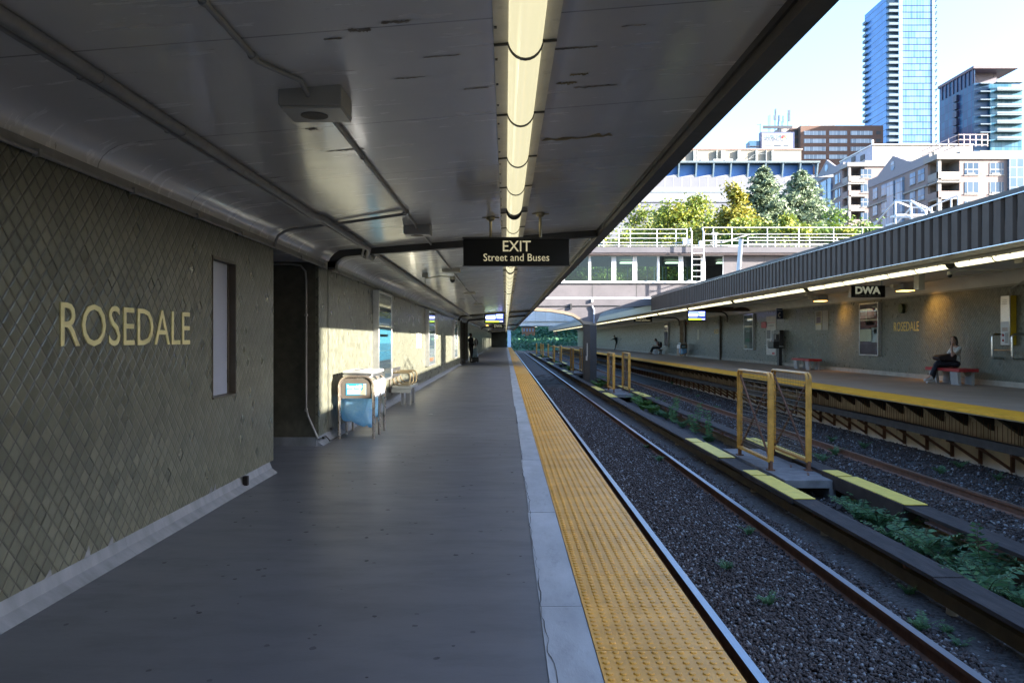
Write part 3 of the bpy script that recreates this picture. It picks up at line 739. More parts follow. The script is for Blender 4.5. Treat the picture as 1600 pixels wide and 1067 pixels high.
# far road overpass and green cutting beyond the platforms
ov = thing('road_overpass', 'pale blue grey concrete road overpass crossing far beyond the platforms', 'overpass', (8, 165, 3))
OVM = M('overpass_concrete', (.36,.42,.48), .8, var=.12, scale=.5)
MB().box(-30, 45, 165, 175, 4.2, 5.3).build('deck', OVM, ov)
MB().box(-30, 45, 164.6, 165, 5.1, 7.2).build('parapet', OVM, ov)
mb = MB()
for i in range(38): mb.box(-30 + 2 * i, -29.95 + 2 * i, 164.58, 164.6, 5.1, 7.2)
mb.build('parapet_joint', M('joint_grey', (.2,.23,.27), .8), ov)  # grey joint lines between the parapet panels
MB().box(.4, 1.1, 166, 167, -1.2, 4.2).build('pier', M('pier_blue', (.25,.38,.55), .6), ov)
SLOPE = M('slope_grass', (.06,.16,.08), .95, var=.5, scale=1.5, b=1, bs=12)
xs = np.linspace(-40, 60, 60); ys = np.linspace(176, 260, 40); X, Y = np.meshgrid(xs, ys)
Z = -1.3 + np.clip((Y - 178) * .11, 0, 5) + np.clip((X - 6) * .08, 0, 3) + RNG.normal(0, .12, X.shape)
idx = np.arange(X.size).reshape(X.shape)
FA = np.stack([idx[:-1,:-1].ravel(), idx[:-1,1:].ravel(), idx[1:,1:].ravel(), idx[1:,:-1].ravel()], 1)
tag(np_mesh('grassy_slope', np.stack([X.ravel(), Y.ravel(), Z.ravel()], 1), FA, SLOPE, smooth=True), kind='structure')
# ------------------------------------------------------------ tube lights
TUBE = None
def tube_mat(name, e):
    m, nt, lk, b = new_mat(name)
    b.inputs['Base Color'].default_value = (.82, .78, .60, 1); b.inputs['Roughness'].default_value = .12
    b.inputs['Emission Color'].default_value = (1.0, .92, .58, 1); b.inputs['Emission Strength'].default_value = e
    return m
TUBE_E = .13
TUBE = tube_mat('lit_diffuser', .11); TUBE2 = tube_mat('bright_lit_diffuser', .26)
BAND = M('diffuser_band', (.03,.03,.028), .4)
PLATE = M('light_plate', (.66,.64,.58), .42, var=.1, scale=5, dirt=.3)
SLOPE_L = .08
def tube_fixture(cx, zc, r, L, label, group, tilt, dm=None):
    t = thing('tube_light', label, 'tube light', (cx, 0, zc), group)
    pts = [(cx + r * math.cos(R(a)), zc - .02 - 1.15 * r * math.sin(R(a))) for a in range(0, 181, 15)]
    n = len(pts)
    MB().add([(x, y, z) for y in (.012, L - .012) for x, z in pts], [(i, i+1, n+i+1, n+i) for i in range(n-1)] + [tuple(range(n)), tuple(range(2*n-1, n-1, -1))]).build('diffuser', dm or TUBE, t, smooth=True)
    MB().prism([(cx - .15, zc - .034 - .15*tilt), (cx + .15, zc - .034 + .15*tilt), (cx + .15, zc + .02 + .15*tilt), (cx - .15, zc + .02 - .15*tilt)], 'y', 0.004, L - .004).build('plate', PLATE, t)
    mb = MB(); a = pts; b_ = [(cx + (r + .006) * math.cos(R(q)), zc - .02 - 1.15 * (r + .006) * math.sin(R(q))) for q in range(0, 181, 15)]
    mb.add([(x, y, z) for y in (-.012, .012) for x, z in b_], [(i, i+1, n+i+1, n+i) for i in range(n-1)] + [tuple(range(n)), tuple(range(2*n-1, n-1, -1))])
    mb.bar((cx - .15, 0, zc - .038 - .15*tilt), (cx - r, 0, zc - .038 - r*tilt), .012, .014); mb.bar((cx + r, 0, zc - .038 + r*tilt), (cx + .15, 0, zc - .038 + .15*tilt), .012, .014)
    mb.build('band', BAND, t)
    mb = MB()
    for y in (.2, .6, 1.0): mb.box(cx - .146, cx - .134, y, y + .02, zc - .05, zc - .03)
    mb.build('clip', DARK, t)
    return t
def tube_row(first, starts, **kw):
    for i, y in enumerate(starts):
        o = first if i == 0 else copy_tree(first)
        o.location.y = y
def starts(y_first, y_gap, y0, y1, step, gap):
    per = 6 * step + gap; out_ = []
    g = y_gap + gap - per
    while g > y0 - per: g -= per
    while g < y1:
        for k in range(6):
            y = g + k * step
            if y0 <= y < y1 - step: out_.append(y)
        g += per
    return out_
lt = tube_fixture(.094, 2.93, .083, 1.22, 'lit pale yellow tube light section on the near platform ceiling', 'tube lights along the near ceiling', .08)
tube_row(lt, starts(0, 8.75, -1.0, 149, 1.22, .3))
rt_ = tube_fixture(8.75, 2.985, .085, 1.22, 'lit pale yellow tube light section under the opposite canopy', 'tube lights along the far canopy', .0, TUBE2)
tube_row(rt_, starts(0, 15.7, 5.0, 149, 1.22, .3))
for yy in (8.75, 16.37, 24):
    g_ = MB().cyl((.094, yy + .04, 2.90), (.094, yy + .26, 2.90), .07, n=12).build('coupling', STEEL, lt if False else None, origin=(.094, yy, 2.9)); tag(g_, 'short steel coupling between tube lights %s' % {8.75: 'above the EXIT sign', 16.37: 'just beyond the EXIT sign', 24: 'third along the near ceiling'}[yy], 'light coupling')

# ------------------------------------------------------------ hanging signs
SIGNB = M('sign_black', (.009,.009,.009), .45, var=.1, spec=.2)
SIGNT = emit_mat('sign_lettering', (.62,.56,.36), .08, .5)
def exit_sign(x0, x1, zb, zt, y, hang, label, small=False):
    cx = (x0 + x1) / 2
    t = thing('exit_sign', label, 'sign', (cx, y, zb))
    MB().box(x0, x1, y - .045, y + .045, zb, zt).build('panel', SIGNB, t, bevel=.008)
    MB().box(x0 - .008, x1 + .008, y - .05, y + .05, zb - .008, zb).box(x0 - .008, x1 + .008, y - .05, y + .05, zt, zt + .02).build('rail', DARK, t)
    h = zt - zb
    text_mesh('lettering', 'EXIT', SIGNT, h * .58, FACE_CAM, (cx, y - .046, zb + h * .70), t, sx=.92, ext=.002, bold=.001)
    text_mesh('lettering', 'Street and Buses', SIGNT, h * .40, FACE_CAM, (cx, y - .046, zb + h * .28), t, sx=.93, ext=.002)
    if hang:
        BR = M('brass_rod', (.35,.30,.2), .35, metal=.8)
        for px in (cx - .30, cx + .28):
            MB().tube([(px, y, zt), (px, y, ceilz(px) - .03)], .016, 8).ell((px, y, ceilz(px) - .012), .055, .055, .045, 10, 6).cyl((px - .1, y, ceilz(px) - .01), (px + .1, y, ceilz(px) - .01), .008, n=6).build('hanger', BR, t, smooth=True)
    return t
yS = 9.5
es = exit_sign(P(724,0,yS).x, P(889.5,0,yS).x, P(0,415,yS).z, P(0,374,yS).z, yS, True, 'black hanging EXIT Street and Buses sign under the near canopy')
yR = 58.0
e2 = exit_sign(P(990,0,yR).x, P(1019,0,yR).x, P(0,503,yR).z, P(0,494,yR).z, yR, False, 'small distant EXIT sign hanging under the far canopy left of monitor')
MB().box(P(1004,0,yR).x - .03, P(1004,0,yR).x + .03, yR - .02, yR + .02, P(0,493.5,yR).z, 3.3).build('hanger', DARK, e2)
def dwa_sign(x0, x1, zb, zt, y, label, top):
    t = thing('waiting_area_sign', label, 'sign', ((x0 + x1) / 2, y, zb)); h = zt - zb; wd_ = x1 - x0
    MB().box(x0, x1, y - .07, y + .07, zb, zt).build('panel', SIGNB, t, bevel=.006)
    MB().box(x0 - .02, x0, y - .08, y + .06, zb, zt + .05).box(x1, x1 + .012, y - .07, y + .07, zb, zt).build('frame', M('sign_frame_tan', (.25,.2,.16), .5), t)
    lt_ = emit_mat('waiting_lettering', (.42,.43,.32), .06, .5)
    text_mesh('lettering', 'DWA', lt_, h * .84, FACE_CAM, ((x0 + x1) / 2 - .02, y - .071, zb + h * .57), t, sx=wd_ / h * .355, ext=.002, bold=.012)
    text_mesh('lettering', 'DESIGNATED WAITING AREA', M('grey_small_letters', (.25,.25,.22), .5), h * .16, FACE_CAM, ((x0 + x1) / 2, y - .071, zb + h * .14), t, sx=wd_ / h * .36, ext=.002)
    MB().box(x0 + .05, x0 + .09, y - .02, y + .02, zt, top).box(x1 - .09, x1 - .05, y - .02, y + .02, zt, top).build('hanger', ALU, t)
yD = 22.4
dwa_sign(P(1328.5,0,yD).x, P(1381,0,yD).x, P(0,464.6,yD).z, P(0,446.5,yD).z, yD, 'black DWA waiting area sign hanging under the far canopy', 3.23)
yD = 66.0
dwa_sign(P(770,0,yD).x, P(787,0,yD).x, P(0,513.5,yD).z, P(0,506.5,yD).z, yD, 'distant black waiting area sign hanging just below the near platform monitor', 2.9)

# ------------------------------------------------------------ arrival monitors
def monitor(px0, px1, py0, py1, y, label, top, xh):
    t = thing('arrival_monitor', label, 'monitor', P((px0 + px1) / 2, py1, y))
    a, b_ = P(px0, py1, y), P(px1, py0, y); wd_, h = b_.x - a.x, b_.z - a.z
    MB().box(a.x, b_.x, y, y + .16, a.z, b_.z).build('housing', BLACK, t, bevel=.02)
    def q(u0, u1, v0, v1, m, name='screen_block', d=.004):
        MB().box(a.x + wd_*u0, a.x + wd_*u1, y - d, y - d + .0035, a.z + h*v0, a.z + h*v1).build(name, m, s_)
    s_ = MB().box(a.x + wd_*.06, b_.x - wd_*.05, y - .004, y + .002, a.z + h*.1, b_.z - h*.09).build('screen', emit_mat('screen_navy', (.02,.035,.20), .4), t)
    def qq(*k): q(*k, d=.0085)
    qq(.07, .55, .76, .87, emit_mat('screen_salmon', (.55,.25,.18), .45))
    qq(.62, .90, .76, .86, emit_mat('screen_pale', (.6,.6,.85), .4))
    qq(.07, .56, .58, .74, emit_mat('screen_blue', (.16,.22,.55), .45))
    qq(.06, .56, .38, .56, emit_mat('screen_white', (.62,.70,.98), .55))
    qq(.58, .93, .42, .72, emit_mat('screen_blue_b', (.20,.26,.75), .45))
    qq(.60, .92, .66, .71, emit_mat('screen_white', (.62,.70,.98), .55)); qq(.64, .92, .40, .43, emit_mat('screen_white', (.62,.70,.98), .55))
    qq(.07, .52, .24, .35, emit_mat('screen_slate', (.10,.13,.35), .4))
    qq(.06, .75, .10, .21, emit_mat('screen_lime', (.40,.62,.03), .5)); qq(.78, .93, .12, .2, emit_mat('screen_pale', (.6,.6,.85), .4))
    MB().box((a.x+b_.x)/2 - .04, (a.x+b_.x)/2 + .04, y + .06, y + .12, b_.z, top).build('hanger', DARK, t)
monitor(757, 788, 485.5, 505.5, 46.0, 'lit arrival monitor hanging from the near platform ceiling', 2.95, 0)
monitor(1074, 1103.5, 481, 502, 47.5, 'lit arrival monitor hanging under the far canopy', 3.23, 0)

# ------------------------------------------------------------ ceiling speakers, conduits, cameras on the near canopy
SPK = M('speaker_box_grey', (.34,.33,.31), .45, var=.1)
def speaker(y, d, label, w_=.34, grille=True, hh=.105):
    cx = -1.055; zt = ceilz(cx) + .012; zb = zt - hh - .02
    t = thing('ceiling_speaker', label, 'speaker', (cx, y, zb))
    MB().box(cx - w_/2, cx + w_/2, y, y + d, zb + .012, zt).build('housing', SPK, t, bevel=.006)
    MB().box(cx - w_/2 + .012, cx + w_/2 - .004, y + .006, y + d - .006, zb, zb + .012).build('cover', M('speaker_cover', (.42,.41,.39), .35, var=.1), t, bevel=.003)
    if grille:
        mb = MB().cyl((cx - .01, y + d * .5, zb - .004), (cx - .01, y + d * .5, zb), .075, n=28); mb.build('grille', M('grille_tan', (.16,.14,.11), .7, b=.4, bs=300), t)
speaker(4.38, .30, 'grey ceiling speaker box with round grille nearest the camera')
speaker(9.65, .26, 'grey ceiling speaker box beside the dark roof beam', .32, True)
speaker(15.6, .3, 'pale ceiling box level with the security camera', .34, False, .06)
speaker(23.5, .3, 'pale ceiling box second beyond the security camera', .34, False, .05)
speaker(31.0, .3, 'small pale ceiling box farthest beyond the security camera', .34, False, .05)
def clamps(mb, pts, r):
    for (x, y, z) in pts: mb.tube([(x, y - .012, z), (x, y + .012, z)], r, 8)
def zl(x): return ceilz(x)
c1 = thing('ceiling_conduit', 'thick grey twin conduit running along the left side of the near ceiling', 'conduit', (-2.0, 20, 2.75))
mb = MB()
xA, xB = -1.955, -2.035
mb.tube([(xA, -6, zl(xA) - .032), (xA, 8.3, zl(xA) - .032), (xA + .06, 8.5, zl(xA) - .04), (xA + .07, 11.2, zl(xA) - .04), (xA + .02, 11.35, zl(xA) - .135), (xA + .02, 11.75, zl(xA) - .135), (xA + .02, 12.0, zl(xA) - .04), (xA + .02, 46, zl(xA) - .04)], .034, 10)
mb.build('pipe', GREY, c1, smooth=True)
mb = MB().tube([(xB, -6, zl(xB) - .02), (xB, 8.3, zl(xB) - .02), (xB + .06, 8.5, zl(xB) - .03), (xB + .08, 11.2, zl(xB) - .03), (xB + .03, 11.35, zl(xB) - .125), (xB + .03, 11.8, zl(xB) - .125), (xB + .03, 12, zl(xB) - .03), (xB + .03, 46, zl(xB) - .03)], .018, 8)
mb.build('pipe', GREY, c1, smooth=True)
for y in (3.9, 4.9, 6.0, 7.2):
    mb = MB(); clamps(mb, [(xA, y, zl(xA) - .032)], .039); clamps(mb, [(xB, y, zl(xB) - .02)], .023); mb.build('clamp', GREY, c1)
c2 = thing('ceiling_conduit', 'slim conduit linking the ceiling speaker boxes on the near ceiling', 'conduit', (-1.05, 8, 2.83))
mb = MB(); cx = -1.055
def zc(x): return ceilz(x) - .017
mb.tube([(-1.19, -5, zc(-1.19)), (-1.19, 3.9, zc(-1.19)), (cx - .01, 4.22, zc(cx)), (cx - .01, 4.40, zc(cx) - .03)], .014, 8)
mb.tube([(cx, 4.67, zc(cx) - .05), (cx, 4.80, zc(cx)), (cx, 9.45, zc(cx)), (cx, 9.66, zc(cx) - .035)], .014, 8)
mb.tube([(cx, 9.9, zc(cx) - .05), (cx, 10.1, zc(cx)), (cx, 11.35, zc(cx) ), (cx, 15.6, zc(cx))], .014, 8)
for a, b_ in ((16.4, 20.6), (21.6, 23.5), (24.2, 28), (29, 31)): mb.tube([(cx, a, zc(cx)), (cx, b_, zc(cx))], .014, 8)
mb.build('pipe', GREY, c2, smooth=True)
for q_ in ((-1.19, 3.2, zc(-1.19)), (cx, 6.0, zc(cx)), (-1.19, 3.82, zc(-1.19))):
    mb = MB(); clamps(mb, [q_], .021); mb.build('clamp', GREY, c2)
MB().box(cx - .03, cx + .03, 8.55, 8.65, zc(cx) - .02, zc(cx) + .02).build('junction', GREY, c2)
# cross conduit over the cove to the wall corner
cc = MB().tube([(-2.55, 9.02, 2.515), (-2.55, 9.02, 2.57)] + [(-2.24 - .30 * math.cos(R(a)), 9.02 - .0 * a, 2.585 + (ceilz(-2.24) - 2.615) * math.sin(R(a))) for a in (20, 45, 70, 90)] + [(-1.70, 8.86, ceilz(-1.7) - .03), (cx, 8.62, ceilz(cx) - .03)], .016, 8).build('ceiling_conduit', GREY, smooth=True, origin=(-1.8, 8.9, 2.7)); tag(cc, 'thin bent conduit crossing the ceiling cove above the doorway corner', 'conduit')
wc_ = MB().tube([(-2.572, -6, 2.50), (-2.572, 46, 2.50)], .013, 8)
for i in range(20): wc_.box(-2.592, -2.552, 1.0 + 1.15 * i, 1.03 + 1.15 * i, 2.482, 2.525)
wc2 = wc_.build('wall_conduit', GREY, origin=(-2.57, 10, 2.5)); tag(wc2, 'thin conduit clipped along the top of the olive wall', 'conduit')
dp = MB().tube([(-5.0, 11.26, 2.52), (-2.98, 11.26, 2.52), (-2.84, 11.262, 2.50), (-2.775, 11.265, 2.42), (-2.765, 11.268, 2.3), (-2.765, 11.27, .52), (-2.74, 11.27, .42), (-2.60, 11.27, .10)], .014, 8).box(-2.785, -2.745, 11.25, 11.3, 1.8, 1.83).box(-2.78, -2.75, 11.25, 11.3, .48, .52).build('wall_conduit', M('conduit_pale', (.33,.32,.31), .4), origin=(-2.76, 11.27, 1)); tag(dp, 'vertical grey conduit with bent foot in the dark doorway', 'conduit')
fc = MB().tube([(-2.60, 11.27, .10), (-2.57, 11.36, .10), (-2.545, 11.5, .115), (-2.53, 11.62, .06), (-2.53, 11.7, .02), (-2.53, 12.2, .015)], .009, 6).box(-2.56, -2.53, 11.34, 11.42, .09, .12).box(-2.6, -2.56, 12.0, 12.06, .14, .18).build('cable', DARK, origin=(-2.55, 11.5, .05)); tag(fc, 'loose dark cable at the foot of the doorway corner', 'cable')
def dome_cam(p_, base, label, arm):
    t = thing('security_camera', label, 'security camera', p_)
    MB().ell(p_, .05, .05, .055, 12, 8).build('dome', BLACK, t, smooth=True)
    x, y, z = p_
    MB().cyl((x, y, z + .01), (x, y, z + .08), .06, .045, 12).build('housing', M('camera_cream', (.5,.48,.42), .4), t, smooth=True)
    MB().tube(arm, .014, 6).build('arm', M('camera_cream', (.5,.48,.42), .4), t, smooth=True)
    return t
D_ = 16.2
p_ = P(707, 438, D_)
dome_cam(p_, None, 'small dome security camera on an arm under the near ceiling', [(p_.x, p_.y, p_.z + .07), (p_.x - .25, p_.y, p_.z + .08), (p_.x - .55, p_.y, p_.z + .04), P(664, 443, D_)])
jb = MB().box(P(660,0,D_).x, P(668,0,D_).x, D_ - .05, D_ + .1, ceilz(-1.6) - .09, ceilz(-1.6)).build('junction_box', GREY, origin=P(664,440,D_)); tag(jb, 'small junction box on the ceiling conduit beside the dome camera', 'junction box')
p_ = P(1484, 430, 17.0)
dome_cam(Vector((p_.x, p_.y, p_.z)), None, 'small dome security camera under the far canopy above the seated woman', [(p_.x, p_.y, p_.z + .06), (p_.x + .5, p_.y, p_.z + .12), (p_.x + .9, p_.y - .3, p_.z + .08)])

# near platform orange wall washers far away, and the two lamps over the opposite wall
def lamp_box(c, s, label, e, power, body=SPK, aim=None):
    t = thing('wall_lamp', label, 'lamp', c); x, y, z = c
    MB().box(x - s, x + s * .5, y - s*1.15, y + s*1.15, z, z + .20).build('housing', body, t, bevel=.01)
    MB().box(x - s - .22, x - s, y - .12, y + .12, z + .06, z + .19).build('ballast_box', M('lamp_bracket', (.5,.46,.38), .5), t)
    MB().box(x - s * .85, x + s * .42, y - s, y + s, z - .025, z - .001).build('lens', emit_mat('amber_lens', (1, .55, .12), e), t)
    if power:
        l = bpy.data.lights.new('amber_bulb', 'SPOT'); l.energy = power; l.color = (1, .50, .12); l.spot_size = R(112); l.spot_blend = 1.0; l.shadow_soft_size = .12
        lo = bpy.data.objects.new('amber_bulb', l); col.objects.link(lo); lo.parent = t
        lo.location = (.12, 0, -.06); lo.rotation_euler = (Vector((aim)) * -1).to_track_quat('Z', 'Y').to_euler()
    return t
L1 = P(1420, 453, 25.2); L2 = P(1287, 469, 31.8)
lamp_box((12.45, 25.2, 2.99), .26, 'amber lit ceiling lamp above the seated woman', 1.0, 15, aim=(1.0, -.2, -1.25))
lamp_box((12.45, 32.0, 2.99), .26, 'amber lit ceiling lamp left of the DWA sign', 1.0, 12, aim=(1.0, -.2, -1.25))
for i, (px, py, D) in enumerate(((756, 506, 70), (762, 508.5, 76))):
    q = P(px, py, D); lamp_box((q.x, q.y, q.z), .16, ('nearer' if i == 0 else 'farther') + ' of two small amber lamps below the near platform monitor', .9, 0)

# conduits, boxes under the far canopy
mb = MB().tube([(11.0, 8, 3.20), (11.0, 19.3, 3.20), (10.6, 19.6, 3.2)], .02, 6).tube([(12.2, 8, 3.19), (12.2, 16.8, 3.19), (12.35, 17.3, 3.17), (12.35, 44, 3.19)], .02, 6).tube([(12.7, 17.2, 3.18), (13.0, 18.6, 3.12), (13.22, 20.8, 2.95), (13.25, 21.3, 2.8), (13.25, 21.3, 2.6)], .02, 6)
cf = mb.build('ceiling_conduit', M('far_conduit', (.42,.39,.34), .45), smooth=True, origin=(11.5, 20, 3.2)); tag(cf, 'pale thin conduits running along the far canopy ceiling', 'conduit')
for px, py, D, lb in ((1437, 449, 19.6, 'right of the DWA sign'), (1597, 407, 15.5, 'at the right edge of the picture'), (1264, 458, 30.0, 'left of the DWA sign'), (1168, 468.5, 38, 'right of the far monitor')):
    q = P(px, py, D); s = .07 * D / 19
    b_ = MB().box(q.x - s, q.x + s, D - .1, D + .15, q.z - s * .9, 3.23).build('junction_box', M('lamp_bracket', (.5,.46,.38), .5), origin=q, bevel=.006); tag(b_, 'small cream junction box under the far canopy ' + lb, 'junction box')

# ------------------------------------------------------------ poster cases
def poster(x, y0, y1, z0, z1, side, label, art, depth=.12, fw=.05):
    """glazed poster case on a wall; side +1 faces +x"""
    t = thing('poster_case', label, 'poster', (x, (y0 + y1) / 2, z0))
    xa, xb = x, x + side * depth
    mb = MB().box(xa, xb, y0, y0 + fw, z0, z1).box(xa, xb, y1 - fw, y1, z0, z1).box(xa, xb, y0 + fw, y1 - fw, z0, z0 + fw).box(xa, xb, y0 + fw, y1 - fw, z1 - fw, z1)
    mb.build('frame', ALU, t, bevel=.004)
    MB().box(xa, x + side * depth * .35, y0 - .0 + .004, y0 + .02, z0 + .01, z1 - .01).build('backing', DARK, t)
    xs_ = x + side * (depth - .03)
    MB().box(x, xs_, y0 + fw, y1 - fw, z0 + fw, z1 - fw).build('poster', art[0], t)
    W_, H_ = y1 - y0 - 2 * fw, z1 - z0 - 2 * fw
    for u0, u1, v0, v1, m in art[1]:
        MB().box(xs_, xs_ + side * .003, y0 + fw + W_ * u0, y0 + fw + W_ * u1, z0 + fw + H_ * v0, z0 + fw + H_ * v1).build('printed_area', m, t)
    MB().box(x + side * (depth - .014), x + side * (depth - .010), y0 + fw, y1 - fw, z0 + fw, z1 - fw).build('glass', glass_mat('poster_glass', (.92,.95,.95), .22), t)
    return t
def pm(n, c, r=.5): return M('print_' + n, c, r, var=.12, scale=3)
P1 = (pm('teal', (.03,.11,.17)), [(0, 1, .84, 1, pm('pale', (.45,.45,.40))), (0, 1, .74, .84, pm('slate', (.08,.10,.12))), (.1, .9, .62, .66, pm('white', (.6,.62,.62))), (0, 1, .42, .6, pm('sky', (.05,.19,.27))), (.15, .75, .50, .53, pm('white', (.6,.62,.62))), (0, 1, 0, .22, pm('night', (.03,.04,.05))), (.1, .5, .10, .13, pm('tan', (.5,.36,.24)))])
poster(-2.6, 15.9, 17.75, .62, 2.44, 1, 'largest poster case with teal picture on the sunlit wall above the bin', P1, .125)
P2 = (pm('grey', (.20,.21,.22)), [(0, 1, .86, .97, pm('violet', (.16,.12,.30))), (0, 1, .74, .86, pm('pale', (.45,.45,.40))), (0, 1, .68, .73, pm('lime', (.45,.55,.05))), (0, 1, .3, .55, pm('slate', (.08,.10,.12))), (.2, .8, .05, .12, pm('rust', (.35,.14,.06)))])
poster(-2.6, 26.3, 28.6, .60, 2.44, 1, 'second poster case with violet and lime print on the sunlit wall', P2, .13)
poster(-2.6, 39.6, 41.9, .55, 2.42, 1, 'third and farthest poster case on the sunlit wall', (pm('grey', (.20,.21,.22)), [(0, 1, .7, .95, pm('slate', (.08,.10,.12))), (0, 1, .2, .5, pm('pale', (.45,.45,.40)))]), .13)
nt_ = MB().box(-2.6, -2.585, 23.7, 24.9, 1.22, 1.66).build('notice', pm('notice_white', (.62,.6,.5))); tag(nt_, 'small white notice on the sunlit wall before the second poster case', 'notice')
nt2 = MB().box(-2.6, -2.585, 30.2, 30.9, 1.5, 2.2).build('notice', pm('notice_tan', (.36,.31,.2))); tag(nt2, 'small tan notice on the wall just past the second poster case', 'notice')
P4 = (pm('plum', (.15,.10,.14)), [(.05, .95, .53, .78, pm('brown', (.20,.05,.05))), (.22, .62, .58, .92, pm('crimson', (.42,.035,.04))), (.62, .68, .6, .9, pm('greyline', (.35,.33,.3))), (.05, .35, .93, .95, pm('cream', (.62,.58,.5))), (.30, 1, .26, .50, pm('sand', (.75,.68,.48))), (0, .36, .24, .54, pm('white', (.70,.68,.66))), (.06, .24, .42, .50, pm('mauve', (.25,.15,.2))), (0, 1, 0, .2, pm('aubergine', (.08,.05,.075)))])
poster(WX, 28.75, 30.3, .88, 2.80, -1, 'dark red and cream poster case beside the gold ROSEDALE lettering', P4, .13)
P5 = (pm('seafoam', (.16,.20,.19)), [(.05, .9, .2, .3, pm('jade', (.03,.22,.14))), (0, .4, .0, .75, pm('char', (.05,.05,.05))), (.2, .9, .86, .9, pm('white', (.6,.62,.62))), (.3, .8, .5, .53, pm('white', (.6,.62,.62)))])
poster(WX, 43.3, 45.0, .92, 2.84, -1, 'pale green glazed poster case left of the red notice', P5, .13)
P6 = (pm('purple', (.10,.04,.08)), [(.1, .9, .6, .9, pm('plum', (.15,.10,.14)))])
poster(WX, 66.0, 67.6, .9, 2.85, -1, 'distant purple poster case above the seated reader', P6, .13)
def flat_notice(y0, y1, z0, z1, base, blocks, label, name='notice', depth=.02, words=()):
    t = thing(name, label, 'notice', (WX, (y0+y1)/2, z0))
    MB().box(WX, WX - depth, y0, y1, z0, z1).build('board', base, t)
    for u0, u1, v0, v1, m in blocks:
        # u runs left to right in the picture = from far to near
        MB().box(WX - depth, WX - depth - .004, y1 - (y1 - y0) * u0, y1 - (y1 - y0) * u1, z0 + (z1 - z0) * v0, z0 + (z1 - z0) * v1).build('printed_area', m, t)
    return t
def wy(px): return WX * F / (px - VX)
def wzz(px, py): return P(px, py, wy(px)).z
flat_notice(wy(1199.5), wy(1190), wzz(1195,512.5), wzz(1195,503), pm('redsign', (.42,.03,.03)), [(.2,.8,.7,.74,pm('pinkline',(.5,.2,.18))),(.2,.75,.35,.39,pm('pinkline',(.5,.2,.18)))], 'small red notice beside the tall white poster')
bl = [(.15,.9,.82,.84,pm('rose',(.5,.25,.22))),(.2,.8,.74,.77,pm('midgrey',(.3,.28,.25))),(.05,.45,.42,.64,pm('photo_a',(.12,.11,.10))),(.55,.95,.44,.62,pm('photo_b',(.2,.19,.17))),(.1,.4,.2,.38,pm('photo_c',(.28,.24,.2))),(.5,.9,.2,.38,pm('photo_d',(.35,.10,.09))),(.62,.88,.02,.07,pm('redsign',(.42,.03,.03)))]
flat_notice(wy(1212.8), wy(1198), wzz(1205,554.5), wzz(1205,494), pm('posterwhite', (.52,.49,.44)), bl, 'tall white poster with small photographs behind the payphone', 'poster')
flat_notice(wy(1284.2), wy(1275), wzz(1279,515.5), wzz(1279,486), pm('posterwhite2', (.50,.46,.36)), [(.1,.9,.7,.97,pm('sepia',(.2,.16,.1))),(.15,.9,.36,.68,pm('berry',(.10,.06,.09))),(0,1,.28,.33,pm('ochre',(.45,.33,.06)))], 'narrow white notice with dark print right of the payphone')
flat_notice(wy(1294.5), wy(1285.8), wzz(1290,515.5), wzz(1290,485), pm('blankgrey', (.34,.31,.27)), [], 'blank grey notice board right of the narrow white notice')
MBs = flat_notice(wy(1092.5), wy(1089.5), wzz(1091,531), wzz(1091,515), pm('posterwhite2', (.50,.46,.36)), [], 'distant narrow white strip sign on the far wall under the monitor')
rl = MB().box(WX - .05, WX, wy(1073.3), wy(1072.2), wzz(1073, 507), wzz(1073, 503.5)).build('fire_alarm', RED); tag(rl, 'tiny red alarm box beside the distant dark doorway', 'alarm')
# blue phone sign and payphone
ps = thing('phone_sign', 'dark blue phone sign on the far wall above the payphone', 'sign', P(1218, 499, 39))
a, b_ = P(1213.8, 498.5, 39), P(1223, 482, 39)
MB().box(a.x, b_.x, 39, 39.1, a.z, b_.z).build('panel', M('sign_navy', (.012,.03,.10), .4), ps)
WS = M('sign_white', (.6,.6,.62), .5)
text_mesh('lettering', 'Phone', WS, .10, FACE_CAM, ((a.x+b_.x)/2, 38.995, b_.z - .08), ps, ext=.003)
cxx, czz = (a.x+b_.x)/2 + .02, a.z + .19
MB().tube(arc((cxx, 38.985, czz), .085, 110, 250, 10, 'xz', .11), .014, 6).ell((cxx - .02, 38.985, czz + .10), .035, .012, .03, 8, 6).ell((cxx - .02, 38.985, czz - .10), .035, .012, .03, 8, 6).build('handset_symbol', WS, ps)
pp = thing('payphone', 'black payphone kiosk on a post against the far wall', 'payphone', (12.9, 38.6, PZ))
def X_(px, D): return P(px, 0, D).x
D_ = 38.6
MB().box(X_(1218, D_), X_(1224.5, D_), D_, D_ + .8, P(0,540,D_).z, P(0,515.5,D_).z).box(X_(1208.5, D_), X_(1218, D_), D_ + .02, D_ + .78, P(0,544,D_).z, P(0,533.5,D_).z).box(X_(1208.5, D_), X_(1224.5, D_), D_, D_ + .8, P(0,544.5,D_).z, P(0,542,D_).z).build('hood', M('phone_black', (.02,.018,.018), .35), pp, bevel=.015)
MB().box(X_(1211, D_), X_(1218, D_), D_ + .2, D_ + .5, P(0,534,D_).z, P(0,522,D_).z).build('telephone', M('phone_grey', (.14,.14,.15), .35, metal=.5), pp)
MB().tube([(X_(1213.5, D_), D_ + .18, P(0,530,D_).z), (X_(1213, D_), D_ + .16, P(0,523,D_).z)], .03, 6).build('handset', ALU, pp)
MB().box(X_(1219.5, D_), X_(1224, D_), D_ + .2, D_ + .5, PZ, P(0,543,D_).z).build('post', M('phone_black', (.02,.018,.018), .35), pp)
